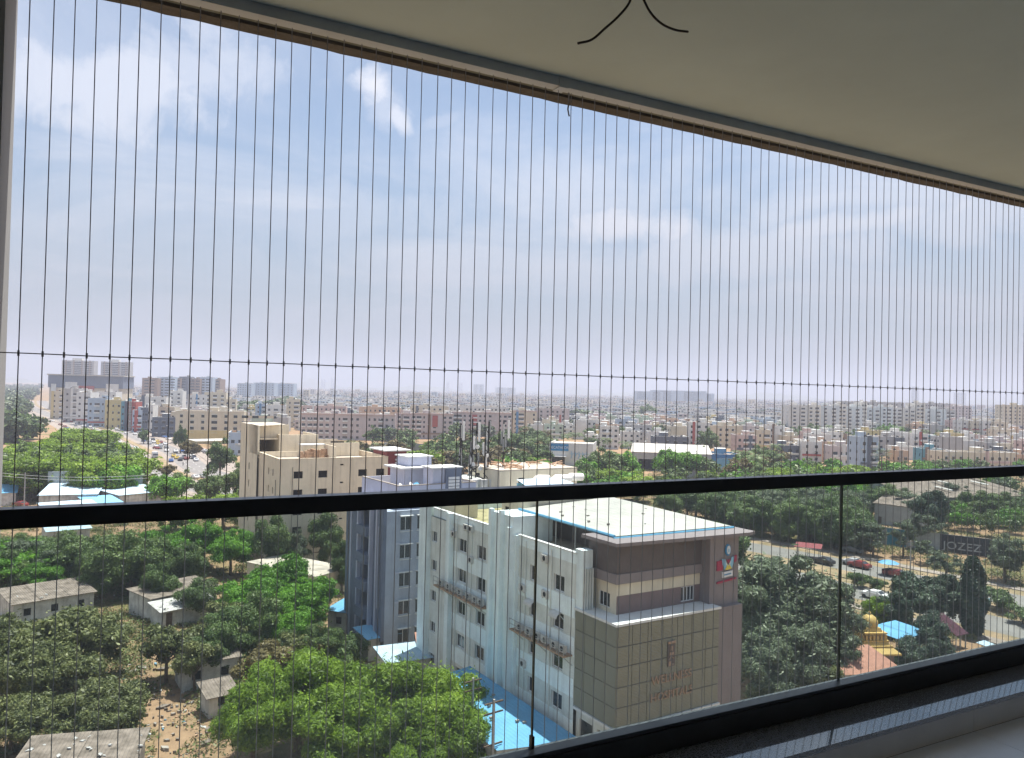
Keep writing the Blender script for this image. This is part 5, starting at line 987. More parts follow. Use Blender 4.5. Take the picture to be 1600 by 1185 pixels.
def crown(name, R0, H0_, H1_, ncl, nl, size, seed, mt, flat=1.0, rc=(.26, .42), up=.45, asp=1.7, lump=.5):
    rng = np.random.default_rng(seed); zc_ = (H0_+H1_)/2; hz = (H1_-H0_)/2; c = []
    while len(c) < ncl:
        q = rng.uniform(-1, 1, 3); r = np.linalg.norm(q)
        if r > 1 or r < .35 or (q[2] < -.3 and rng.random() < .5): continue
        c.append(q*(.72 if r > .8 else .85))
    c = np.array(c); ph_ = rng.uniform(0, 6.28, 4); az_ = np.arctan2(c[:, 1], c[:, 0]); lobe = 1+.17*np.sin(2*az_+ph_[0])+.13*np.sin(3*az_+ph_[1]+c[:, 2]*2)+.10*np.sin(5*az_+ph_[2]); c = c*lobe[:, None]*rng.uniform(.86, 1.14, (ncl, 1))
    c = c*[R0, R0, hz]+[0, 0, zc_]; c[:, :2] += rng.normal(0, R0*.08, (ncl, 2)); rad = rng.uniform(rc[0]*.7, rc[1]*1.05, ncl)*min(R0, hz*1.3)
    k = rng.choice(ncl, nl, p=rad**2/np.sum(rad**2)); d = rng.normal(size=(nl, 3)); d[:, 2] += up; d /= np.linalg.norm(d, axis=1, keepdims=True)
    rr_ = rad[k][:, None]*np.where(rng.random((nl, 1)) < .7, rng.uniform(.78, 1.12, (nl, 1)), rng.uniform(.3, .9, (nl, 1)))
    P = c[k]+d*rr_*[1, 1, .72*flat]+rng.normal(0, size*.35, (nl, 3))+(rng.random((nl, 1)) < .10)*rng.normal(0, R0*.09, (nl, 3)); P[:, 2] = np.maximum(P[:, 2], .15); Nn = d+rng.normal(0, .55, (nl, 3))+[0, 0, .25]
    return fastmesh(name, leaves(P, Nn, size, rng, asp), [mt]), c
def trunk(name, h, c, r, seed, hz0):
    rr_ = random.Random(seed); b = MB(); f = h*.42; b.tube([(0, 0, -.1), (rr_.uniform(-.1, .1), rr_.uniform(-.1, .1), f*.5), (rr_.uniform(-.25, .25), rr_.uniform(-.25, .25), f)], [r*1.3, r, r*.8], 7)
    top = Vector(b.v[-1])*0+Vector((0, 0, f)); idx = list(range(len(c))); rr_.shuffle(idx)
    for i in idx[:9]:
        q = Vector(c[i]); s = top*rr_.uniform(.72, 1); s = Vector((s.x, s.y, s.z)); mid = s.lerp(q, .5)+Vector((rr_.uniform(-.3, .3), rr_.uniform(-.3, .3), -.2)); b.tube([s, mid, q], [r*.5, r*.32, r*.12], 5)
    return b.mesh('trunk', ['bark'])
TP = {}
def proto(kind, h, R0, base, ncl, nl, size, seed, mt, tr=.2, **k):
    me, c = crown('crown', R0, base, h, ncl, nl, size, seed, mt, **k); TP[kind] = (h, me, trunk('trunk', h, c, tr, seed, base), R0)
proto('neem', 9, 5.4, 1.4, 64, 81900, 0.124, 1, 'leaf_neem', .28, asp=2.8, rc=(.15, .28))
proto('neem2', 8.5, 4.6, 1.2, 46, 69300, 0.124, 2, 'leaf_neem', .25, asp=2.8, rc=(.15, .30))
proto('bright', 8, 4.2, 1.0, 40, 40950, 0.160, 3, 'leaf_bright', .22, asp=1.6, rc=(.18, .32), flat=.65)
proto('mango', 8, 4.8, .8, 52, 26775, 0.190, 4, 'leaf_mango', .26, asp=2.0, rc=(.13, .26))
proto('mango2', 6.5, 3.2, 1.3, 30, 13387, 0.176, 5, 'leaf_mango', .16, asp=2.0, rc=(.13, .28))
proto('dense', 9, 4.4, .6, 42, 28350, 0.176, 6, 'leaf_dense', .24, rc=(.17, .32))
proto('dense2', 9, 3.8, .5, 38, 28350, 0.176, 7, 'leaf_dense', .22, rc=(.18, .34))
proto('grey', 11, 4.8, .8, 64, 42525, 0.176, 8, 'leaf_grey', .26, rc=(.12, .24), asp=2.6)
proto('dark', 8, 3.8, .2, 40, 31500, 0.183, 9, 'leaf_dark', .2, rc=(.16, .30))
proto('airy', 8, 3.8, 1.6, 34, 14175, 0.160, 10, 'leaf_grey', .2, rc=(.13, .25), asp=2.4, flat=.6)
proto('dryish', 6, 3.4, .4, 30, 14175, 0.183, 11, 'leaf_dry', .15, rc=(.14, .28))
proto('mid_dense', 9, 4.6, .5, 34, 11745, 0.289, 12, 'leaf_dense', .25, rc=(.17, .32))
proto('mid_bright', 8, 4.6, .5, 34, 11745, 0.289, 13, 'leaf_bright', .22, rc=(.17, .32))
proto('mid_neem', 9, 5.2, .5, 36, 13050, 0.289, 14, 'leaf_neem', .25, rc=(.16, .30))
proto('mid_dry', 7, 4.0, .4, 26, 7830, 0.289, 15, 'leaf_dry', .2, rc=(.17, .32))
proto('far', 9, 5.5, .3, 18, 1100, .95, 16, 'leaf_far', .3)
proto('far2', 8, 4.2, .3, 12, 700, .95, 17, 'leaf_far', .3)
proto('bush', 3, 2.2, .1, 18, 7875, 0.146, 18, 'leaf_dense', .08)
def column_proto():
    rng = np.random.default_rng(20); n = 9000; z = rng.uniform(.3, 9.5, n); a = rng.uniform(0, 2*math.pi, n); r = 1.05*np.sin(np.clip(z/9.6, .02, 1)*math.pi*.93+.18)**.5*(1+.18*np.sin(a*3+z*1.7))*rng.uniform(.75, 1.05, n)
    P = np.stack([r*np.cos(a), r*np.sin(a), z], 1); Nn = np.stack([np.cos(a), np.sin(a), np.full(n, .5)], 1)+rng.normal(0, .5, (n, 3)); TP['cypress'] = (9.5, fastmesh('crown', leaves(P, Nn, .3, rng), ['leaf_dark']), MB().tube([(0, 0, -.1), (0, 0, 8)], [.18, .04], 7).mesh('trunk', ['bark']), 1.2)
column_proto()
def palm_proto(kind, h, nf, fl, seed, mt, fan=False):
    rng = np.random.default_rng(seed); V = []
    for i in range(nf):
        a = 2*math.pi*i/nf*2.4+rng.uniform(-.2, .2); el = rng.uniform(-.5, 1.15) if fan else rng.uniform(-.15, 1.1); d = np.array([math.cos(a), math.sin(a), 0.0]); p = np.array([0, 0, h]); v = d*math.cos(el)+np.array([0, 0, math.sin(el)]); sd = np.array([-d[1], d[0], 0])
        st = 12; L_ = fl*rng.uniform(.8, 1.1)
        for s in range(st):
            p = p+v*(L_/st); v = v+np.array([0, 0, -.16 if not fan else -.06]); v /= np.linalg.norm(v); wl = L_*.26*math.sin(math.pi*(s+1.2)/(st+1.6))
            if fan and s < 6: continue
            for sg_ in (-1, 1):
                e1 = sd*sg_*wl*(1.3 if fan else 1)+v*wl*.5+np.array([0, 0, -wl*.45]); w1 = v*(L_/st*.38); V += [p-w1, p+w1, p+e1+w1*.3, p+e1-w1*.3]
    TP[kind] = (h+fl*.5, fastmesh('crown', np.array(V), [mt]), MB().tube([(0, 0, -.1), (.15, .1, h*.5), (0, 0, h)], [.22, .16, .14], 7).mesh('trunk', ['bark']), fl)
palm_proto('palm', 8, 18, 3.4, 30, 'leaf_dense'); palm_proto('fanpalm', 7, 34, 2.2, 31, 'leaf_dark', True)
def T(kind, px, pytop, h, label, group=None, ws=1.0, name=None, base=None):
    """tree whose top the photograph shows at (px, pytop), h metres tall; or with its foot at ground pixel base"""
    g = G(px, pytop, h*.93) if base is None else G(px, base); hh, cm, tm, _ = TP[kind]; s = h/hh; rr_ = random.Random(int(px*31+pytop*7))
    e = empty(name or {'palm': 'palm_tree', 'fanpalm': 'palm_tree', 'cypress': 'cypress_tree', 'bush': 'bush'}.get(kind, 'leafy_tree'), (g[0], g[1], 0), rr_.uniform(0, 6.28), label, {'bush': 'bush', 'palm': 'palm', 'fanpalm': 'palm', 'cypress': 'cypress'}.get(kind, 'tree'), group)
    e.scale = (s*ws, s*ws, s); link('trunk', tm, e); link('crown', cm, e); return e
NEAR = [
 ('mango', 110, 958, 8.5, 1.2, 'big olive-leaved tree at lower left standing over the brown-roofed shed'), ('mango', 62, 1010, 7, 1.0, 'olive-leaved tree in front of the big one at lower left'), ('mango2', 150, 1062, 5.5, 1.1, 'smaller olive tree over the roof at the bottom left'), ('mango', -6, 968, 8, 1.0, 'olive tree cut by the left edge behind the pier'), ('mango2', 20, 1085, 5.5, 1.1, 'low olive tree at the bottom left corner'),
 ('mango2', 262, 978, 6.8, 1.1, 'small open-crowned tree standing in the bare yard'), ('mango2', 306, 1000, 6, .9, 'thin tree at the edge of the shaded grey hut'), ('dense', 395, 932, 8.5, .9, 'dark green tree right of the crumpled white roof'), ('dense2', 362, 955, 7.5, 1.0, 'dark tree hiding the grey walled hut'), ('dense2', 330, 988, 6, .9, 'dull green tree above the weathered roofed hut'),
 ('bright', 442, 866, 9.5, .9, 'bright green tree topping the group left of the blue-grey block'), ('bright', 392, 895, 8, 1.1, 'bright green spreading tree beside the crumpled white roof'), ('bright', 480, 900, 8.5, 1.0, 'bright green tree reaching to the compound roof'), ('bright', 455, 948, 6.5, 1.0, 'bright green tree low in the group left of the blue-grey block'), ('bush', 545, 1000, 3.2, 1.2, 'dull green bush at the foot of the slate balconies'),
 ('dryish', 420, 1004, 5.5, 1.2, 'dull olive thicket behind the big feathery trees'), ('dryish', 500, 988, 4.5, 1.2, 'dull thicket between the bright trees and small blue roofs'), ('dense', 505, 975, 5.5, .9, 'green tree left of the sky-blue shed'), ('dense2', 575, 1040, 4, 1.2, 'low green tree in front of the pale blue shed'),
 ('neem', 470, 1022, 9.5, 1.0, 'large feathery yellow-green tree at bottom centre, leftmost of the big three'), ('neem', 590, 1040, 9.5, 1.05, 'large feathery yellow-green tree at bottom centre, middle of the big three'), ('neem2', 690, 1052, 8.5, 1.0, 'feathery yellow-green tree beside the blue yard roof'), ('neem2', 400, 1072, 8, .9, 'feathery tree at the bottom left of the big three'), ('neem2', 540, 1098, 7.5, 1.1, 'feathery tree at the bottom edge below centre'), ('neem2', 715, 1110, 7, 1.0, 'feathery tree at the bottom edge near the utility poles'), ('neem2', 640, 1105, 7.2, 1.0, 'feathery tree at the bottom edge between the other two low ones'),
 ('dense', 205, 832, 10.5, 1.1, 'tall dense green tree between the long house and the whitewashed hut'), ('dense', 160, 850, 9, 1.0, 'green tree left of the tall dense one beyond the long house'), ('bright', 250, 828, 10, 1.0, 'fresh green tree right of the tall dense one'), ('dense2', 255, 880, 7.5, .9, 'dark tree hanging over the yard behind the hut'), ('bright', 320, 812, 9.5, 1.0, 'fresh green tree below the handrail at left'), ('bright', 362, 828, 8.5, 1.0, 'fresh green tree in front of the cream building corner'), ('dense2', 300, 850, 8, .9, 'shadowy tree behind the whitewashed hut'),
 ('airy', 40, 838, 8.5, 1.2, 'feathery grey-green tree behind the long house at left'), ('airy', 90, 852, 7.5, 1.1, 'second feathery grey-green tree behind the long house'), ('bright', 68, 878, 6, 1.0, 'low green tree just behind the long brown roof'), ('dense2', 12, 860, 8, 1.0, 'green tree at the left edge below the handrail'),
 ('dense2', 432, 806, 11, .8, 'dark tree in front of the cream building, left of two'), ('dense2', 508, 802, 11, .75, 'dark tree in front of the cream building, right of two'), ('grey', 462, 830, 8, .7, 'grey-green tree between two dark ones before the cream building'), ('dense2', 536, 845, 9, .6, 'dark slim tree at the left side of the slate balconies'),
 ('mid_neem', 300, 772, 9, 1.2, 'yellow-green tree just above the handrail at left'), ('mid_neem', 350, 774, 8.5, 1.2, 'yellow-green tree above the handrail before the cream building'), ('mid_neem', 268, 784, 7, 1.0, 'yellow-green tree in front of the wide sky-coloured roof'), ('mid_bright', 170, 722, 12, 1.1, 'bright green broad tree beside the screened workshop'), ('mid_bright', 255, 742, 9, 1.2, 'green tree with layered branches by the highway'), ('mid_dense', 285, 738, 8.5, 1.0, 'dark green tree by the highway before the cream building'), ('bright', 425, 775, 9, .5, 'bright green treetop against the cream wall'),
 ('mid_dense', 345, 690, 14, .8, 'tall dark tree at the left side of the cream building'), ('mid_dense', 330, 742, 10, .9, 'dark tree at the foot of the cream building'), ('mid_dense', 375, 730, 11, .9, 'dark tree hugging the cream building side'), ('mid_dry', 262, 726, 5, 1.0, 'dry bushy tree on the highway median'), ('mid_dense', 283, 668, 13, .5, 'tall slim dark tree before the ochre-based flats'), ('mid_dry', 297, 690, 8, 1.0, 'brownish tree before the ochre-based flats'), ('palm', 172, 706, 13, 1.0, 'palm rising from the dense wood at left'), ('mid_dense', 225, 672, 8, .8, 'small street tree before the dark glass corner shop'),
 ('grey', 1225, 872, 15, 1.15, 'huge dark grey-green tree right of the hospital tower'), ('grey', 1190, 905, 13, 1.0, 'grey-green tree leaning to the hospital tower'), ('grey', 1280, 905, 12.5, 1.0, 'grey-green tree right of the huge one'), ('grey', 1240, 968, 10, 1.1, 'lower grey-green tree over the glass edge'), ('grey', 1190, 1000, 9, 1.0, 'grey-green tree at the foot of the hospital tower'), ('grey', 1305, 975, 8, 1.0, 'grey-green tree brushing the terracotta pavilion'), ('mango2', 1290, 1040, 5.5, 1.0, 'thin tree with dry leaves left of the terracotta pavilion'),
 ('dark', 1425, 902, 8, 1.15, 'dense near-black evergreen, left part of the pair by the highway'), ('dark', 1462, 900, 8, 1.0, 'dense near-black evergreen, right part of the pair by the highway'), ('dark', 1400, 925, 6.5, 1.0, 'dark evergreen behind the blue tarpaulin'), ('dark', 1452, 960, 6, 1.0, 'dark evergreen in front of the pair, beside the tarpaulin'), ('mid_neem', 1370, 932, 5.5, .7, 'yellow-green small tree behind the golden dome'), ('dark', 1420, 1000, 4.5, 1.2, 'dark low tree under the blue tarpaulin at the glass foot'), ('dark', 1470, 1000, 4.2, 1.1, 'dark low tree between tarpaulin and maroon awning'),
 ('cypress', 1521, 880, 11, 1.3, 'tall dark cypress column at lower right'), ('bush', 1558, 922, 3.4, 1.2, 'round green bush right of the cypress'), ('grey', 1572, 838, 9, 1.05, 'grey-green spreading tree on the verge at the right edge'), ('airy', 1478, 862, 6, 1.2, 'flat feathery tree in front of the dark hoarding'), ('airy', 1448, 800, 9, 1.0, 'sparse tall tree before the grey hoarding'), ('airy', 1412, 812, 8.5, .8, 'sparse tree before the blue hoarding'), ('airy', 1365, 815, 8, 1.0, 'sparse tree at the left end of the hoarding'), ('bush', 1340, 896, 2.6, 1.1, 'small round bush on the median beside the white car'), ('bush', 1368, 905, 2.2, 1.1, 'second small bush on the median'), ('bush', 1598, 950, 2.6, 1.3, 'bush at the right edge beyond the near carriageway'),
 ('dark', 1452, 768, 12, .9, 'tall dark tree between the two long sheds'), ('dense', 1412, 765, 9, .8, 'green tree in front of the pale grey shed'), ('fanpalm', 1378, 708, 12, 1.1, 'round-headed fan palm before the tall pale blue house'), ('mid_dense', 945, 704, 13, 1.1, 'round green tree before the warehouse, middle of the left clump'),
 ('mid_bright', 918, 716, 10, 1.1, 'round green tree before the warehouse, left of the left clump'), ('mid_bright', 975, 706, 12, 1.1, 'round green tree before the warehouse, right of the left clump'), ('mid_bright', 1045, 702, 12, 1.2, 'round green tree before the warehouse, left of the right clump'), ('mid_bright', 1072, 706, 11, 1.1, 'round green tree before the warehouse, right of the right clump'), ('mid_dense', 1106, 672, 15, .8, 'dark palm-like tree beside the three-storey white house'), ('mid_dense', 1098, 700, 10, .7, 'dark tree at the left end of the blue-wrapped building'),
 ('mid_dense', 812, 645, 17, 1.3, 'tallest dark tree near centre left of the sports store'), ('mid_dense', 792, 676, 14, 1.2, 'big green tree behind the antennas'), ('mid_dense', 835, 672, 12, 1.2, 'big green tree left of the sports store'), ('mid_dense', 765, 690, 10, 1.2, 'green tree behind the antenna masts'), ('mid_dense', 1012, 634, 20, 1.2, 'large dark tree standing above the middle houses'), ('mid_dense', 985, 645, 14, 1.6, 'wide dark tree behind the blue house'), ('far', 910, 640, 15, 2.2, 'dark grove tree left of the middle houses'), ('far', 940, 642, 14, 2.2, 'dark grove tree behind the arched house')]
for k, x, y, h, ws, lb in NEAR: T(k, x, y, h, lb, None, ws)
PENDING = []
def grow(kinds, x0, x1, y0, y1, n, h0, h1, label, group, seed, ws=(1, 1.4)):
    rr_ = random.Random(seed); pl = []
    for i in range(n*6):
        if len(pl) >= n: break
        px, py = rr_.uniform(x0, x1), rr_.uniform(y0, y1); k = rr_.choice(kinds); h = rr_.uniform(h0, h1)
        if any(abs(px-a) < (x1-x0)/n*.55 and abs(py-c) < 3.5 for a, c in pl): continue
        g = G(px, py, h*.93)
        if min(np.linalg.norm(a-g[:2]) for a in AX) < 21: continue
        pl.append((px, py)); PENDING.append((h/float(np.linalg.norm(g[:2])), (k, px, py, h, {'bright': 'bright green ', 'dense': 'dark green ', 'neem': 'yellow-green ', 'dry': 'dry brownish ', 'palm': 'feather-leaved palm ', 'far': 'hazy green ', 'far2': 'hazy green ', 'grey': 'grey-green ', 'airy': 'sparse grey-green '}.get(k.replace('mid_', '').replace('dense2', 'dense'), '')+('' if k == 'palm' else 'tree ')+label+', '+['left', 'left-centre', 'centre', 'right-centre', 'right'][min(4, int((px-x0)/(x1-x0)*5))]+(' rear' if py < (y0+y1)/2 else ' front'), group, rr_.uniform(*ws))))
grow(['mid_dense', 'mid_neem', 'mid_dense', 'mid_neem'], 0, 205, 696, 721, 40, 10, 13, 'in the dense wood at left above the handrail', 'trees of the dense wood at left', 1)
for i, (x, y) in enumerate(((25, 700), (62, 688), (98, 674), (128, 668), (152, 672), (178, 690), (196, 712), (110, 690))): T('mid_neem', x, y, 13, ['first', 'second', 'third', 'fifth', 'sixth', 'seventh', 'last', 'fourth'][i]+' tree from the left along the crest of the dense wood at left', 'crest trees of the wood', 1.3)
grow(['mid_dense', 'far'], 8, 52, 640, 656, 7, 13, 16, 'in the dark clump at far left across the highway', 'dark clump at far left', 2)
grow(['mid_dense', 'mid_dry', 'mid_dense'], 535, 860, 668, 705, 46, 8, 11, 'between the cream building and the pinkish flats', 'trees before the pinkish flats', 3)
grow(['mid_dry', 'mid_neem'], 650, 730, 688, 716, 9, 6, 9, 'behind the antennas near the grey fence', 'trees by the grey fence', 4)
grow(['mid_bright', 'mid_dense', 'mid_neem'], 790, 1120, 712, 752, 34, 7, 9, 'between the hospital roof and the warehouse', 'trees before the warehouse', 5)
grow(['mid_bright', 'mid_neem', 'mid_dense'], 1140, 1370, 716, 752, 44, 8, 10.5, 'in the belt above the handrail before the school block', 'tree belt before the school block', 6)
grow(['mid_bright', 'mid_bright', 'mid_dense'], 1385, 1600, 716, 745, 30, 6, 8, 'in the bright belt before the long cream building', 'tree belt before the long cream building', 7)
grow(['palm', 'mid_dense', 'palm', 'mid_dry'], 1150, 1222, 690, 716, 12, 9, 12, 'among the palms right of the blue-wrapped building', 'palms right of the blue-wrapped building', 8)
grow(['palm', 'mid_dense'], 825, 1000, 668, 690, 16, 8, 11, 'among palms behind the sports store', 'palms behind the sports store', 9)
grow(['mid_dense', 'palm', 'mid_dense', 'mid_bright'], 1200, 1500, 664, 676, 26, 10, 14, 'in the row at the foot of the white apartment row', 'trees at the foot of the white row', 10)
grow(['dense', 'grey', 'dense2', 'dense'], 1000, 1340, 758, 826, 60, 8, 11, 'in the grove beyond the hospital roof', 'grove beyond the hospital roof', 12)
grow(['dense', 'bright', 'dense2'], 1480, 1610, 768, 803, 26, 5, 6.5, 'in the green thicket before the brown-roofed shed', 'thicket before the brown-roofed shed', 13)
grow(['dense', 'airy', 'dense2'], 1330, 1610, 746, 772, 26, 7, 10, 'behind the long sheds at right', 'trees behind the long sheds', 14)
grow(['grey', 'grey', 'dense2'], 1190, 1360, 818, 856, 18, 6, 8.5, 'on the far verge of the highway at right', 'verge trees at right', 15)
grow(['dense', 'dense2', 'bright'], 0, 330, 832, 862, 18, 6, 8.5, 'in the scattered rows just below the handrail at left', 'trees below the handrail at left', 16)
grow(['dense2', 'mango2', 'dense'], 290, 520, 905, 1010, 12, 4.5, 6.5, 'in the tangle left of the blue-grey block', 'tangle left of the blue-grey block', 19, (.9, 1.2))
grow(['mango', 'mango2'], 0, 190, 985, 1110, 9, 5, 7, 'in the olive thicket at lower left', 'olive thicket at lower left', 20, (.9, 1.2))
grow(['airy', 'grey', 'airy'], 1180, 1455, 838, 866, 18, 5, 7, 'between the hoarding and the highway at right', 'verge trees by the hoarding', 22)
grow(['far', 'far2', 'mid_dense'], 370, 470, 612, 632, 14, 14, 18, 'in the far park behind the stepped white flats', 'far park trees', 17, (1.4, 2))
grow(['far', 'far2', 'mid_dense'], 400, 1600, 640, 668, 46, 9, 13, 'between the town houses in the middle distance', 'scattered town trees', 18)
rng = np.random.default_rng(77)
PENDING.sort(key=lambda q: -q[0]); NI = sum(1 for o in COL.objects if o.parent is None and o.name.startswith(('leafy_tree', 'palm_tree')))
for q in PENDING[:292-NI]: T(*q[1])
REST = PENDING[292-NI:]
def belt():                                                      # trees past the first three hundred, as one mass with fewer, larger leaves
    out = []; mi = []; mats = ['leaf_dense', 'leaf_neem', 'leaf_bright', 'leaf_dry', 'leaf_far', 'leaf_grey']; mk = dict(mid_dense=0, dense=0, dense2=0, mid_neem=1, mid_bright=2, bright=2, mid_dry=3, far=4, far2=4, palm=0, grey=5, airy=5, dark=0, mango=3, mango2=3)
    for _, (k, px, py, h, lb, gp, ws) in REST:
        g = G(px, py, h*.93); hh, me, tm, _r = TP[k]; s_ = h/hh; co = np.empty(len(me.vertices)*3, dtype=np.float32); me.vertices.foreach_get('co', co); co = co.reshape(-1, 4, 3)
        f = min(1, 1500/len(co)); co = co[rng.random(len(co)) < f]; m_ = co.mean(1, keepdims=True); co = ((co-m_)*min(2.2, f**-.45)+m_).reshape(-1, 3); a = rng.uniform(0, 6.28); c_, q_ = math.cos(a), math.sin(a)
        out.append(np.stack([(co[:, 0]*c_-co[:, 1]*q_)*s_*ws+g[0], (co[:, 0]*q_+co[:, 1]*c_)*s_*ws+g[1], co[:, 2]*s_], 1)); mi.append(np.full(len(co)//4, mk[k], dtype=np.int32))
    me = fastmesh('tree_belt', np.concatenate(out), mats); me.polygons.foreach_set('material_index', np.concatenate(mi)); tag(link('tree_belt', me), 'unbroken tree belts in the middle distance between the houses', 'woods', None, 'stuff')
belt()
def mass(name, label, pts, seed, kinds=('far', 'far2')):         # a far-off wood: many crowns read as one mass
    rng_ = np.random.default_rng(seed); out = []
    for (x, y, s) in pts:
        k = kinds[rng_.integers(len(kinds))]; me = TP[k][1]; co = np.empty(len(me.vertices)*3, dtype=np.float32); me.vertices.foreach_get('co', co); co = co.reshape(-1, 3); a = rng_.uniform(0, 6.28); c_, s_ = math.cos(a), math.sin(a)
        co = co.reshape(-1, 4, 3); keep = rng_.random(len(co)) < .42; co = co[keep]; co = ((co-co.mean(1, keepdims=True))*1.5+co.mean(1, keepdims=True)).reshape(-1, 3)
        out.append(np.stack([(co[:, 0]*c_-co[:, 1]*s_)*s*1.2+x, (co[:, 0]*s_+co[:, 1]*c_)*s*1.2+y, co[:, 2]*s], 1))
    o = link(name, fastmesh(name, np.concatenate(out), ['leaf_far'])); tag(o, label, 'woods', None, 'stuff')
pts = []
while len(pts) < 620:
    px, y = rng.uniform(-60, 95), rng.uniform(603, 655); g = G(px, y)
    if px > 30+ (655-y)*.75: continue
    if min(np.linalg.norm(a-g[:2]) for a in AX) < 24: continue
    pts.append((g[0], g[1], rng.uniform(1.0, 1.7)))
mass('woods', 'hazy far woodland stretching to the horizon at far left', pts, 3)
pts = []
while len(pts) < 900:
    px = rng.uniform(330, 1650); dist = 700+6500*rng.random()**1.6; d = ray(px, 600); d = d[:2]/np.linalg.norm(d[:2]); q = d*dist; pts.append((q[0], q[1], rng.uniform(.9, 1.6)))
mass('distant_trees', 'hazy trees scattered through the far-off city', pts, 4)

def undergrowth():
    rng_ = np.random.default_rng(55); P = []; Nn = []; Sz = []
    def clump(x, y, r, h, n):
        a = rng_.uniform(0, 6.28, n); q = r*np.sqrt(rng_.random(n)); z = h*rng_.random(n)*(1-(q/r)**2*.7); P.append(np.stack([x+q*np.cos(a), y+q*np.sin(a), z+.05], 1)); Nn.append(rng_.normal(0, .6, (n, 3))+[0, 0, .7])
    for (x0, x1, y0, y1, n, hh) in ((0, 330, 850, 1185, 300, .8), (150, 560, 860, 1100, 240, 1.1), (330, 560, 800, 900, 120, 1.4), (0, 330, 800, 880, 200, 1.3), (1180, 1600, 770, 1000, 620, 1.2), (1000, 1340, 770, 860, 420, 2.0), (1100, 1600, 722, 790, 700, 1.6), (780, 1100, 730, 780, 320, 1.8), (530, 860, 690, 735, 420, 2.0), (0, 240, 745, 800, 160, 1.8)):
        for i in range(n):
            px, py = rng_.uniform(x0, x1), rng_.uniform(y0, y1); g = G(px, py)
            if min(np.linalg.norm(a-g[:2]) for a in AX) < 20: continue
            d_ = g[:2]-np.array(H0[:2]); lu, lv = d_@hu[:2], d_@hv[:2]
            if -8 < lu < 16 and -2 < lv < 36: continue
            if 225 < px < 300 and py > 1000: continue
            clump(g[0], g[1], rng_.uniform(.8, 3.0), hh*rng_.uniform(.3, 1.2), int(rng_.uniform(70, 240)))
    P_ = np.concatenate(P); N_ = np.concatenate(Nn); me = fastmesh('undergrowth', leaves(P_, N_, .17, rng_, 1.9), ['leaf_dense', 'leaf_dry', 'leaf_mango']); k = rng_.integers(0, 3, len(P_)); me.polygons.foreach_set('material_index', k.astype(np.int32)); tag(link('undergrowth', me), 'low scrub and weeds on the bare ground between the trees', 'scrub', None, 'stuff')
undergrowth()
def litter_field():
    rr_ = random.Random(91); b = MB(); mats = ['trash_white', 'concrete_raw', 'rust_ledge', 'sheet_blue', 'asbestos']
    for i in range(620):
        x0, x1, y0, y1 = rr_.choice([(190, 330, 960, 1185), (0, 330, 930, 1185), (0, 330, 930, 1185), (200, 560, 860, 1050), (1250, 1600, 840, 960)]); g = G(rr_.uniform(x0, x1), rr_.uniform(y0, y1)); sz = rr_.uniform(.06, .28) if rr_.random() < .95 else rr_.uniform(.4, .8); a_ = rr_.uniform(0, 6)
        b.prism([(g[0]+sz*q*math.cos(a_+t), g[1]+sz*q*math.sin(a_+t)) for q, t in ((1, 0), (.5, 1.3), (1.1, 3), (.6, 4.4))], 0, rr_.uniform(.04, .3), rr_.choice([0, 1, 1, 2, 4, 4, 4, 4] if rr_.random() < .97 else [3]))
    b.build('ground_litter', mats, label='scraps of sheet, rubble and litter strewn over the bare yards', cat='litter', kind='stuff')
litter_field()

# ---------------------------------------------------------------- the town beyond: one house each, the farthest as one mass
def house_mesh(seed):
    rr_ = random.Random(seed); b = MB(); L, D = rr_.uniform(9, 14), rr_.uniform(9, 13); nf = rr_.choice([2, 2, 3, 3, 3, 4]); fh_ = 3.1; top = nf*fh_+.9; n = 3
    hF = grid([(L*(i+.5)/n, rr_.choice([1.3, 1.6, 2.4])) for i in range(n)], nf, 1.5, .95, fh_, 1.3); hL = grid([(D*.3, 1.2), (D*.7, 1.2)], nf, 1.2, .95, fh_, 1.3)
    shell(b, L, D, 0, top, hF, hL, .35, 0, 0, .9, 1, 2, 3)
    for k in range(nf):
        if rr_.random() < .7: x = rr_.uniform(0, L*.5); b.box(x, x+L*.45, -1.1, -.003, k*fh_-.1+.1, k*fh_+.95, 2)
    x = rr_.uniform(0, L-4); b.box(x, x+3.5, D*.4, D*.4+4, top-.9, top+1.9, 0); b.box(x-.2, x+3.7, D*.4-.2, D*.4+4.2, top+1.901, top+2.05, 2)
    for k in range(rr_.choice([1, 2, 2])): cx, cy = rr_.uniform(1, L-1), rr_.uniform(1, D*.35); b.lathe([(.6, top-.9), (.6, top+.4), (.2, top+.6)], cx, cy, 8, rr_.choice([2, 4]))
    b.v = [(x-L/2, y-D/2, z) for x, y, z in b.v]
    return b.mesh('town_house', ['wall_white', 'roof_concrete', 'coping', GL, 'black_plastic']), nf
HM = [house_mesh(100+i) for i in range(12)]; NUM = {2: 'two', 3: 'three', 4: 'four'}
def clear(x, y, r):
    if any((x-a)**2+(y-c)**2 < (d+r)**2 for a, c, d in FOOT): return False
    return min(np.linalg.norm(a-np.array([x, y])) for a in AX) > 34
rr = random.Random(21); cand = []
for i in range(-6, 110):
    for j in range(14, 110):
        x, y = i*16.5+rr.uniform(-3.5, 3.5), j*16.5+rr.uniform(-3.5, 3.5); d = math.hypot(x, y)
        if d < 400 or d > 1600: continue
        px, py, z = proj((x, y, 0))
        if z < 10 or not (200 < px < 1640) or (px < 470 and d < 560) or (470 <= px < 900 and d < 520) or (px >= 900 and d < 455): continue
        if px < 480 and d > 900 and rr.random() < .5: continue
        if 1200 < px < 1500 and 560 < d < 700 or rr.random() < .10 or not clear(x, y, 6): continue
        cand.append((d, x, y, px))
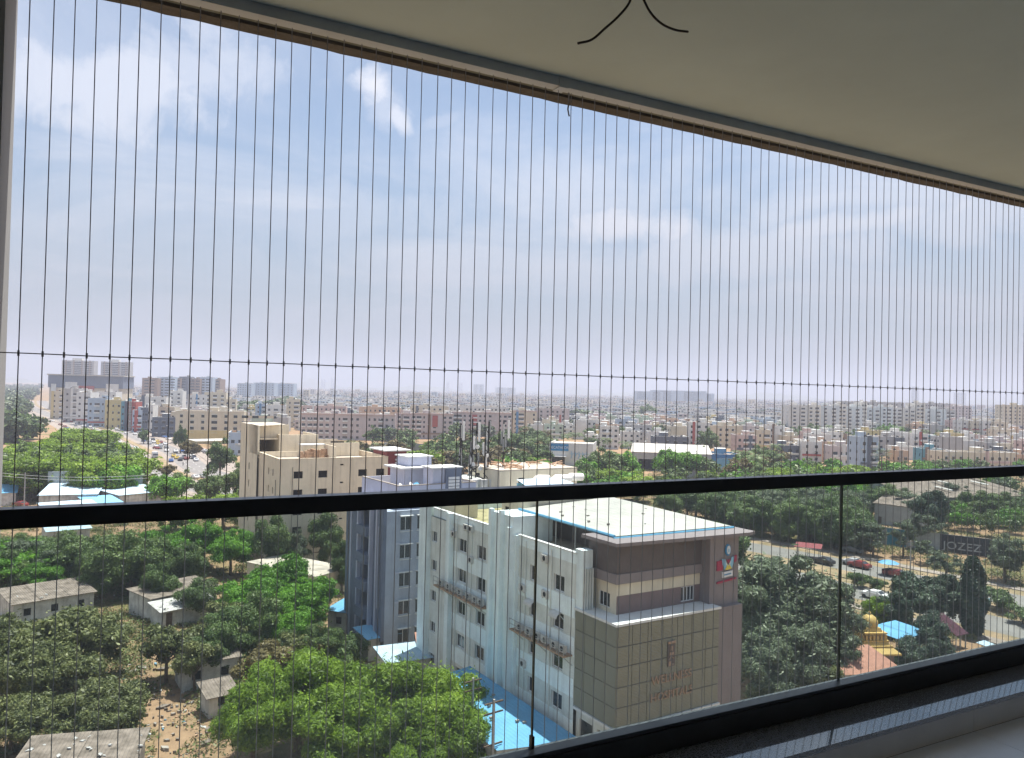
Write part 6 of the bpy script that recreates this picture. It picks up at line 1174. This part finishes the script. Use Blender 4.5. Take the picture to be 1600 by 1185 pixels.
cand.sort(); NAMES_ = ['white', 'white', 'white', 'cream', 'cream', 'grey', 'pink', 'bluish', 'yellow', 'peach', 'green', 'mauve', 'white', 'slate']
for d, x, y, px in cand[:290]:
    me, nf = rr.choice(HM); c = rr.choice(NAMES_); o = link('town_house', me, None, (x, y, 0), R(-25)+rr.choice([0, math.pi/2*3])+rr.uniform(-.15, .15))
    o.material_slots[0].link = 'OBJECT'; o.material_slots[0].material = MATS['wall_'+c]
    where = 'behind the shops at left' if px < 400 else 'beyond the long pinkish flats' if px < 850 else 'behind the warehouse and middle houses' if px < 1200 else 'around the white row at right'
    tag(o, f'{ {"bluish": "pale blue", "slate": "dark grey"}.get(c, c)} {NUM[nf]}-storey house {"near" if d < 620 else "far"} among the rows {where}, {["left", "centre", "right"][int(px/37) % 3]} part', 'house', f'{c} town houses {where}')
def city_mass():
    rng_ = np.random.default_rng(9); V = []; M_ = []; cols = ['white', 'white', 'ivory', 'grey', 'paleblue', 'bluish', 'white', 'mauve', 'cream']
    def add(x, y, L, D, h, a, c):
        c_, s_ = math.cos(a), math.sin(a); P = [(-L/2, -D/2), (L/2, -D/2), (L/2, D/2), (-L/2, D/2)]; W_ = [(x+p*c_-q*s_, y+p*s_+q*c_) for p, q in P]
        for i in range(4):
            (x0, y0), (x1, y1) = W_[i], W_[(i+1) % 4]; V.extend([(x0, y0, 0), (x1, y1, 0), (x1, y1, h), (x0, y0, h)]); M_.append(c)
        V.extend([(p, q, h-.4) for p, q in W_]); M_.append(len(cols)); t = .25
        for (p0, p1) in ((0, 1), (3, 0)):
            (x0, y0), (x1, y1) = W_[p0], W_[p1]; nx, ny = (y1-y0), -(x1-x0); l = math.hypot(nx, ny); nx /= l; ny /= l; dx, dy = (x1-x0), (y1-y0)
            for k in range(int(h/3.2)):
                for (f0, f1) in ((.1, .38), (.6, .85)): V.extend([(x0+dx*f0+nx*.06, y0+dy*f0+ny*.06, k*3.2+1), (x0+dx*f1+nx*.06, y0+dy*f1+ny*.06, k*3.2+1), (x0+dx*f1+nx*.06, y0+dy*f1+ny*.06, k*3.2+2.4), (x0+dx*f0+nx*.06, y0+dy*f0+ny*.06, k*3.2+2.4)]); M_.append(len(cols)+1)
    for d, x, y, px in cand[290:]: add(x, y, rng_.uniform(9, 13), rng_.uniform(9, 12), rng_.choice([6.9, 10, 10, 13]), R(-25)+rng_.uniform(-.2, .2), rng_.integers(len(cols)))
    for n_, d0, d1, s0, s1 in ((3600, 1550, 3200, 10, 18), (5200, 3000, 7600, 14, 34)):
        for i in range(n_):
            d = math.sqrt(rng_.uniform(d0*d0, d1*d1)); px = rng_.uniform(150, 1680); dd = ray(px, 600); dd = dd[:2]/np.linalg.norm(dd[:2]); h = rng_.choice([7, 10, 13, 13, 16]) if rng_.random() > .03 else rng_.uniform(16, 26)
            if px < 230 and rng_.random() < .7: continue
            add(dd[0]*d, dd[1]*d, rng_.uniform(s0, s1), rng_.uniform(s0, s1)*.8, h*(1 if d < 3000 else .8), R(-25)+rng_.uniform(-.5, .5), rng_.integers(len(cols)))
    for px, w_, h, d in ((748, 60, 62, 4200), (790, 110, 48, 4200), (1015, 90, 40, 2300), (1060, 160, 44, 2300), (1100, 60, 38, 2350), (505, 40, 90, 7000), (520, 30, 110, 7100), (700, 30, 100, 7200), (720, 40, 90, 7200), (1430, 40, 110, 5000), (1500, 60, 80, 5000)):
        dd = ray(px, 600); dd = dd[:2]/np.linalg.norm(dd[:2]); add(dd[0]*d, dd[1]*d, w_, 20, h, -math.atan2(dd[0], dd[1]), 5)
    me = fastmesh('distant_city', np.array(V), ['wall_'+c for c in cols]+['roof_concrete', 'dark_glass']); me.polygons.foreach_set('material_index', np.array(M_, dtype=np.int32)); tag(link('distant_city', me), 'hazy sea of low pale houses reaching to the horizon', 'city', None, 'stuff')
city_mass()

# ---------------------------------------------------------------- haze
hz = bpy.data.materials.new('haze_air'); hz.use_nodes = True; nt = hz.node_tree; nt.nodes.remove(nt.nodes['Principled BSDF'])
pv = nt.nodes.new('ShaderNodeVolumePrincipled'); pv.inputs['Color'].default_value = (.56, .61, .76, 1); pv.inputs['Density'].default_value = .00026; nt.links.new(pv.outputs[0], nt.nodes['Material Output'].inputs['Volume']); MATS['haze_air'] = hz
MB().box(-9400, 9400, -9400, 9400, -1.5, 240).build('haze', 'haze_air', kind='stuff')
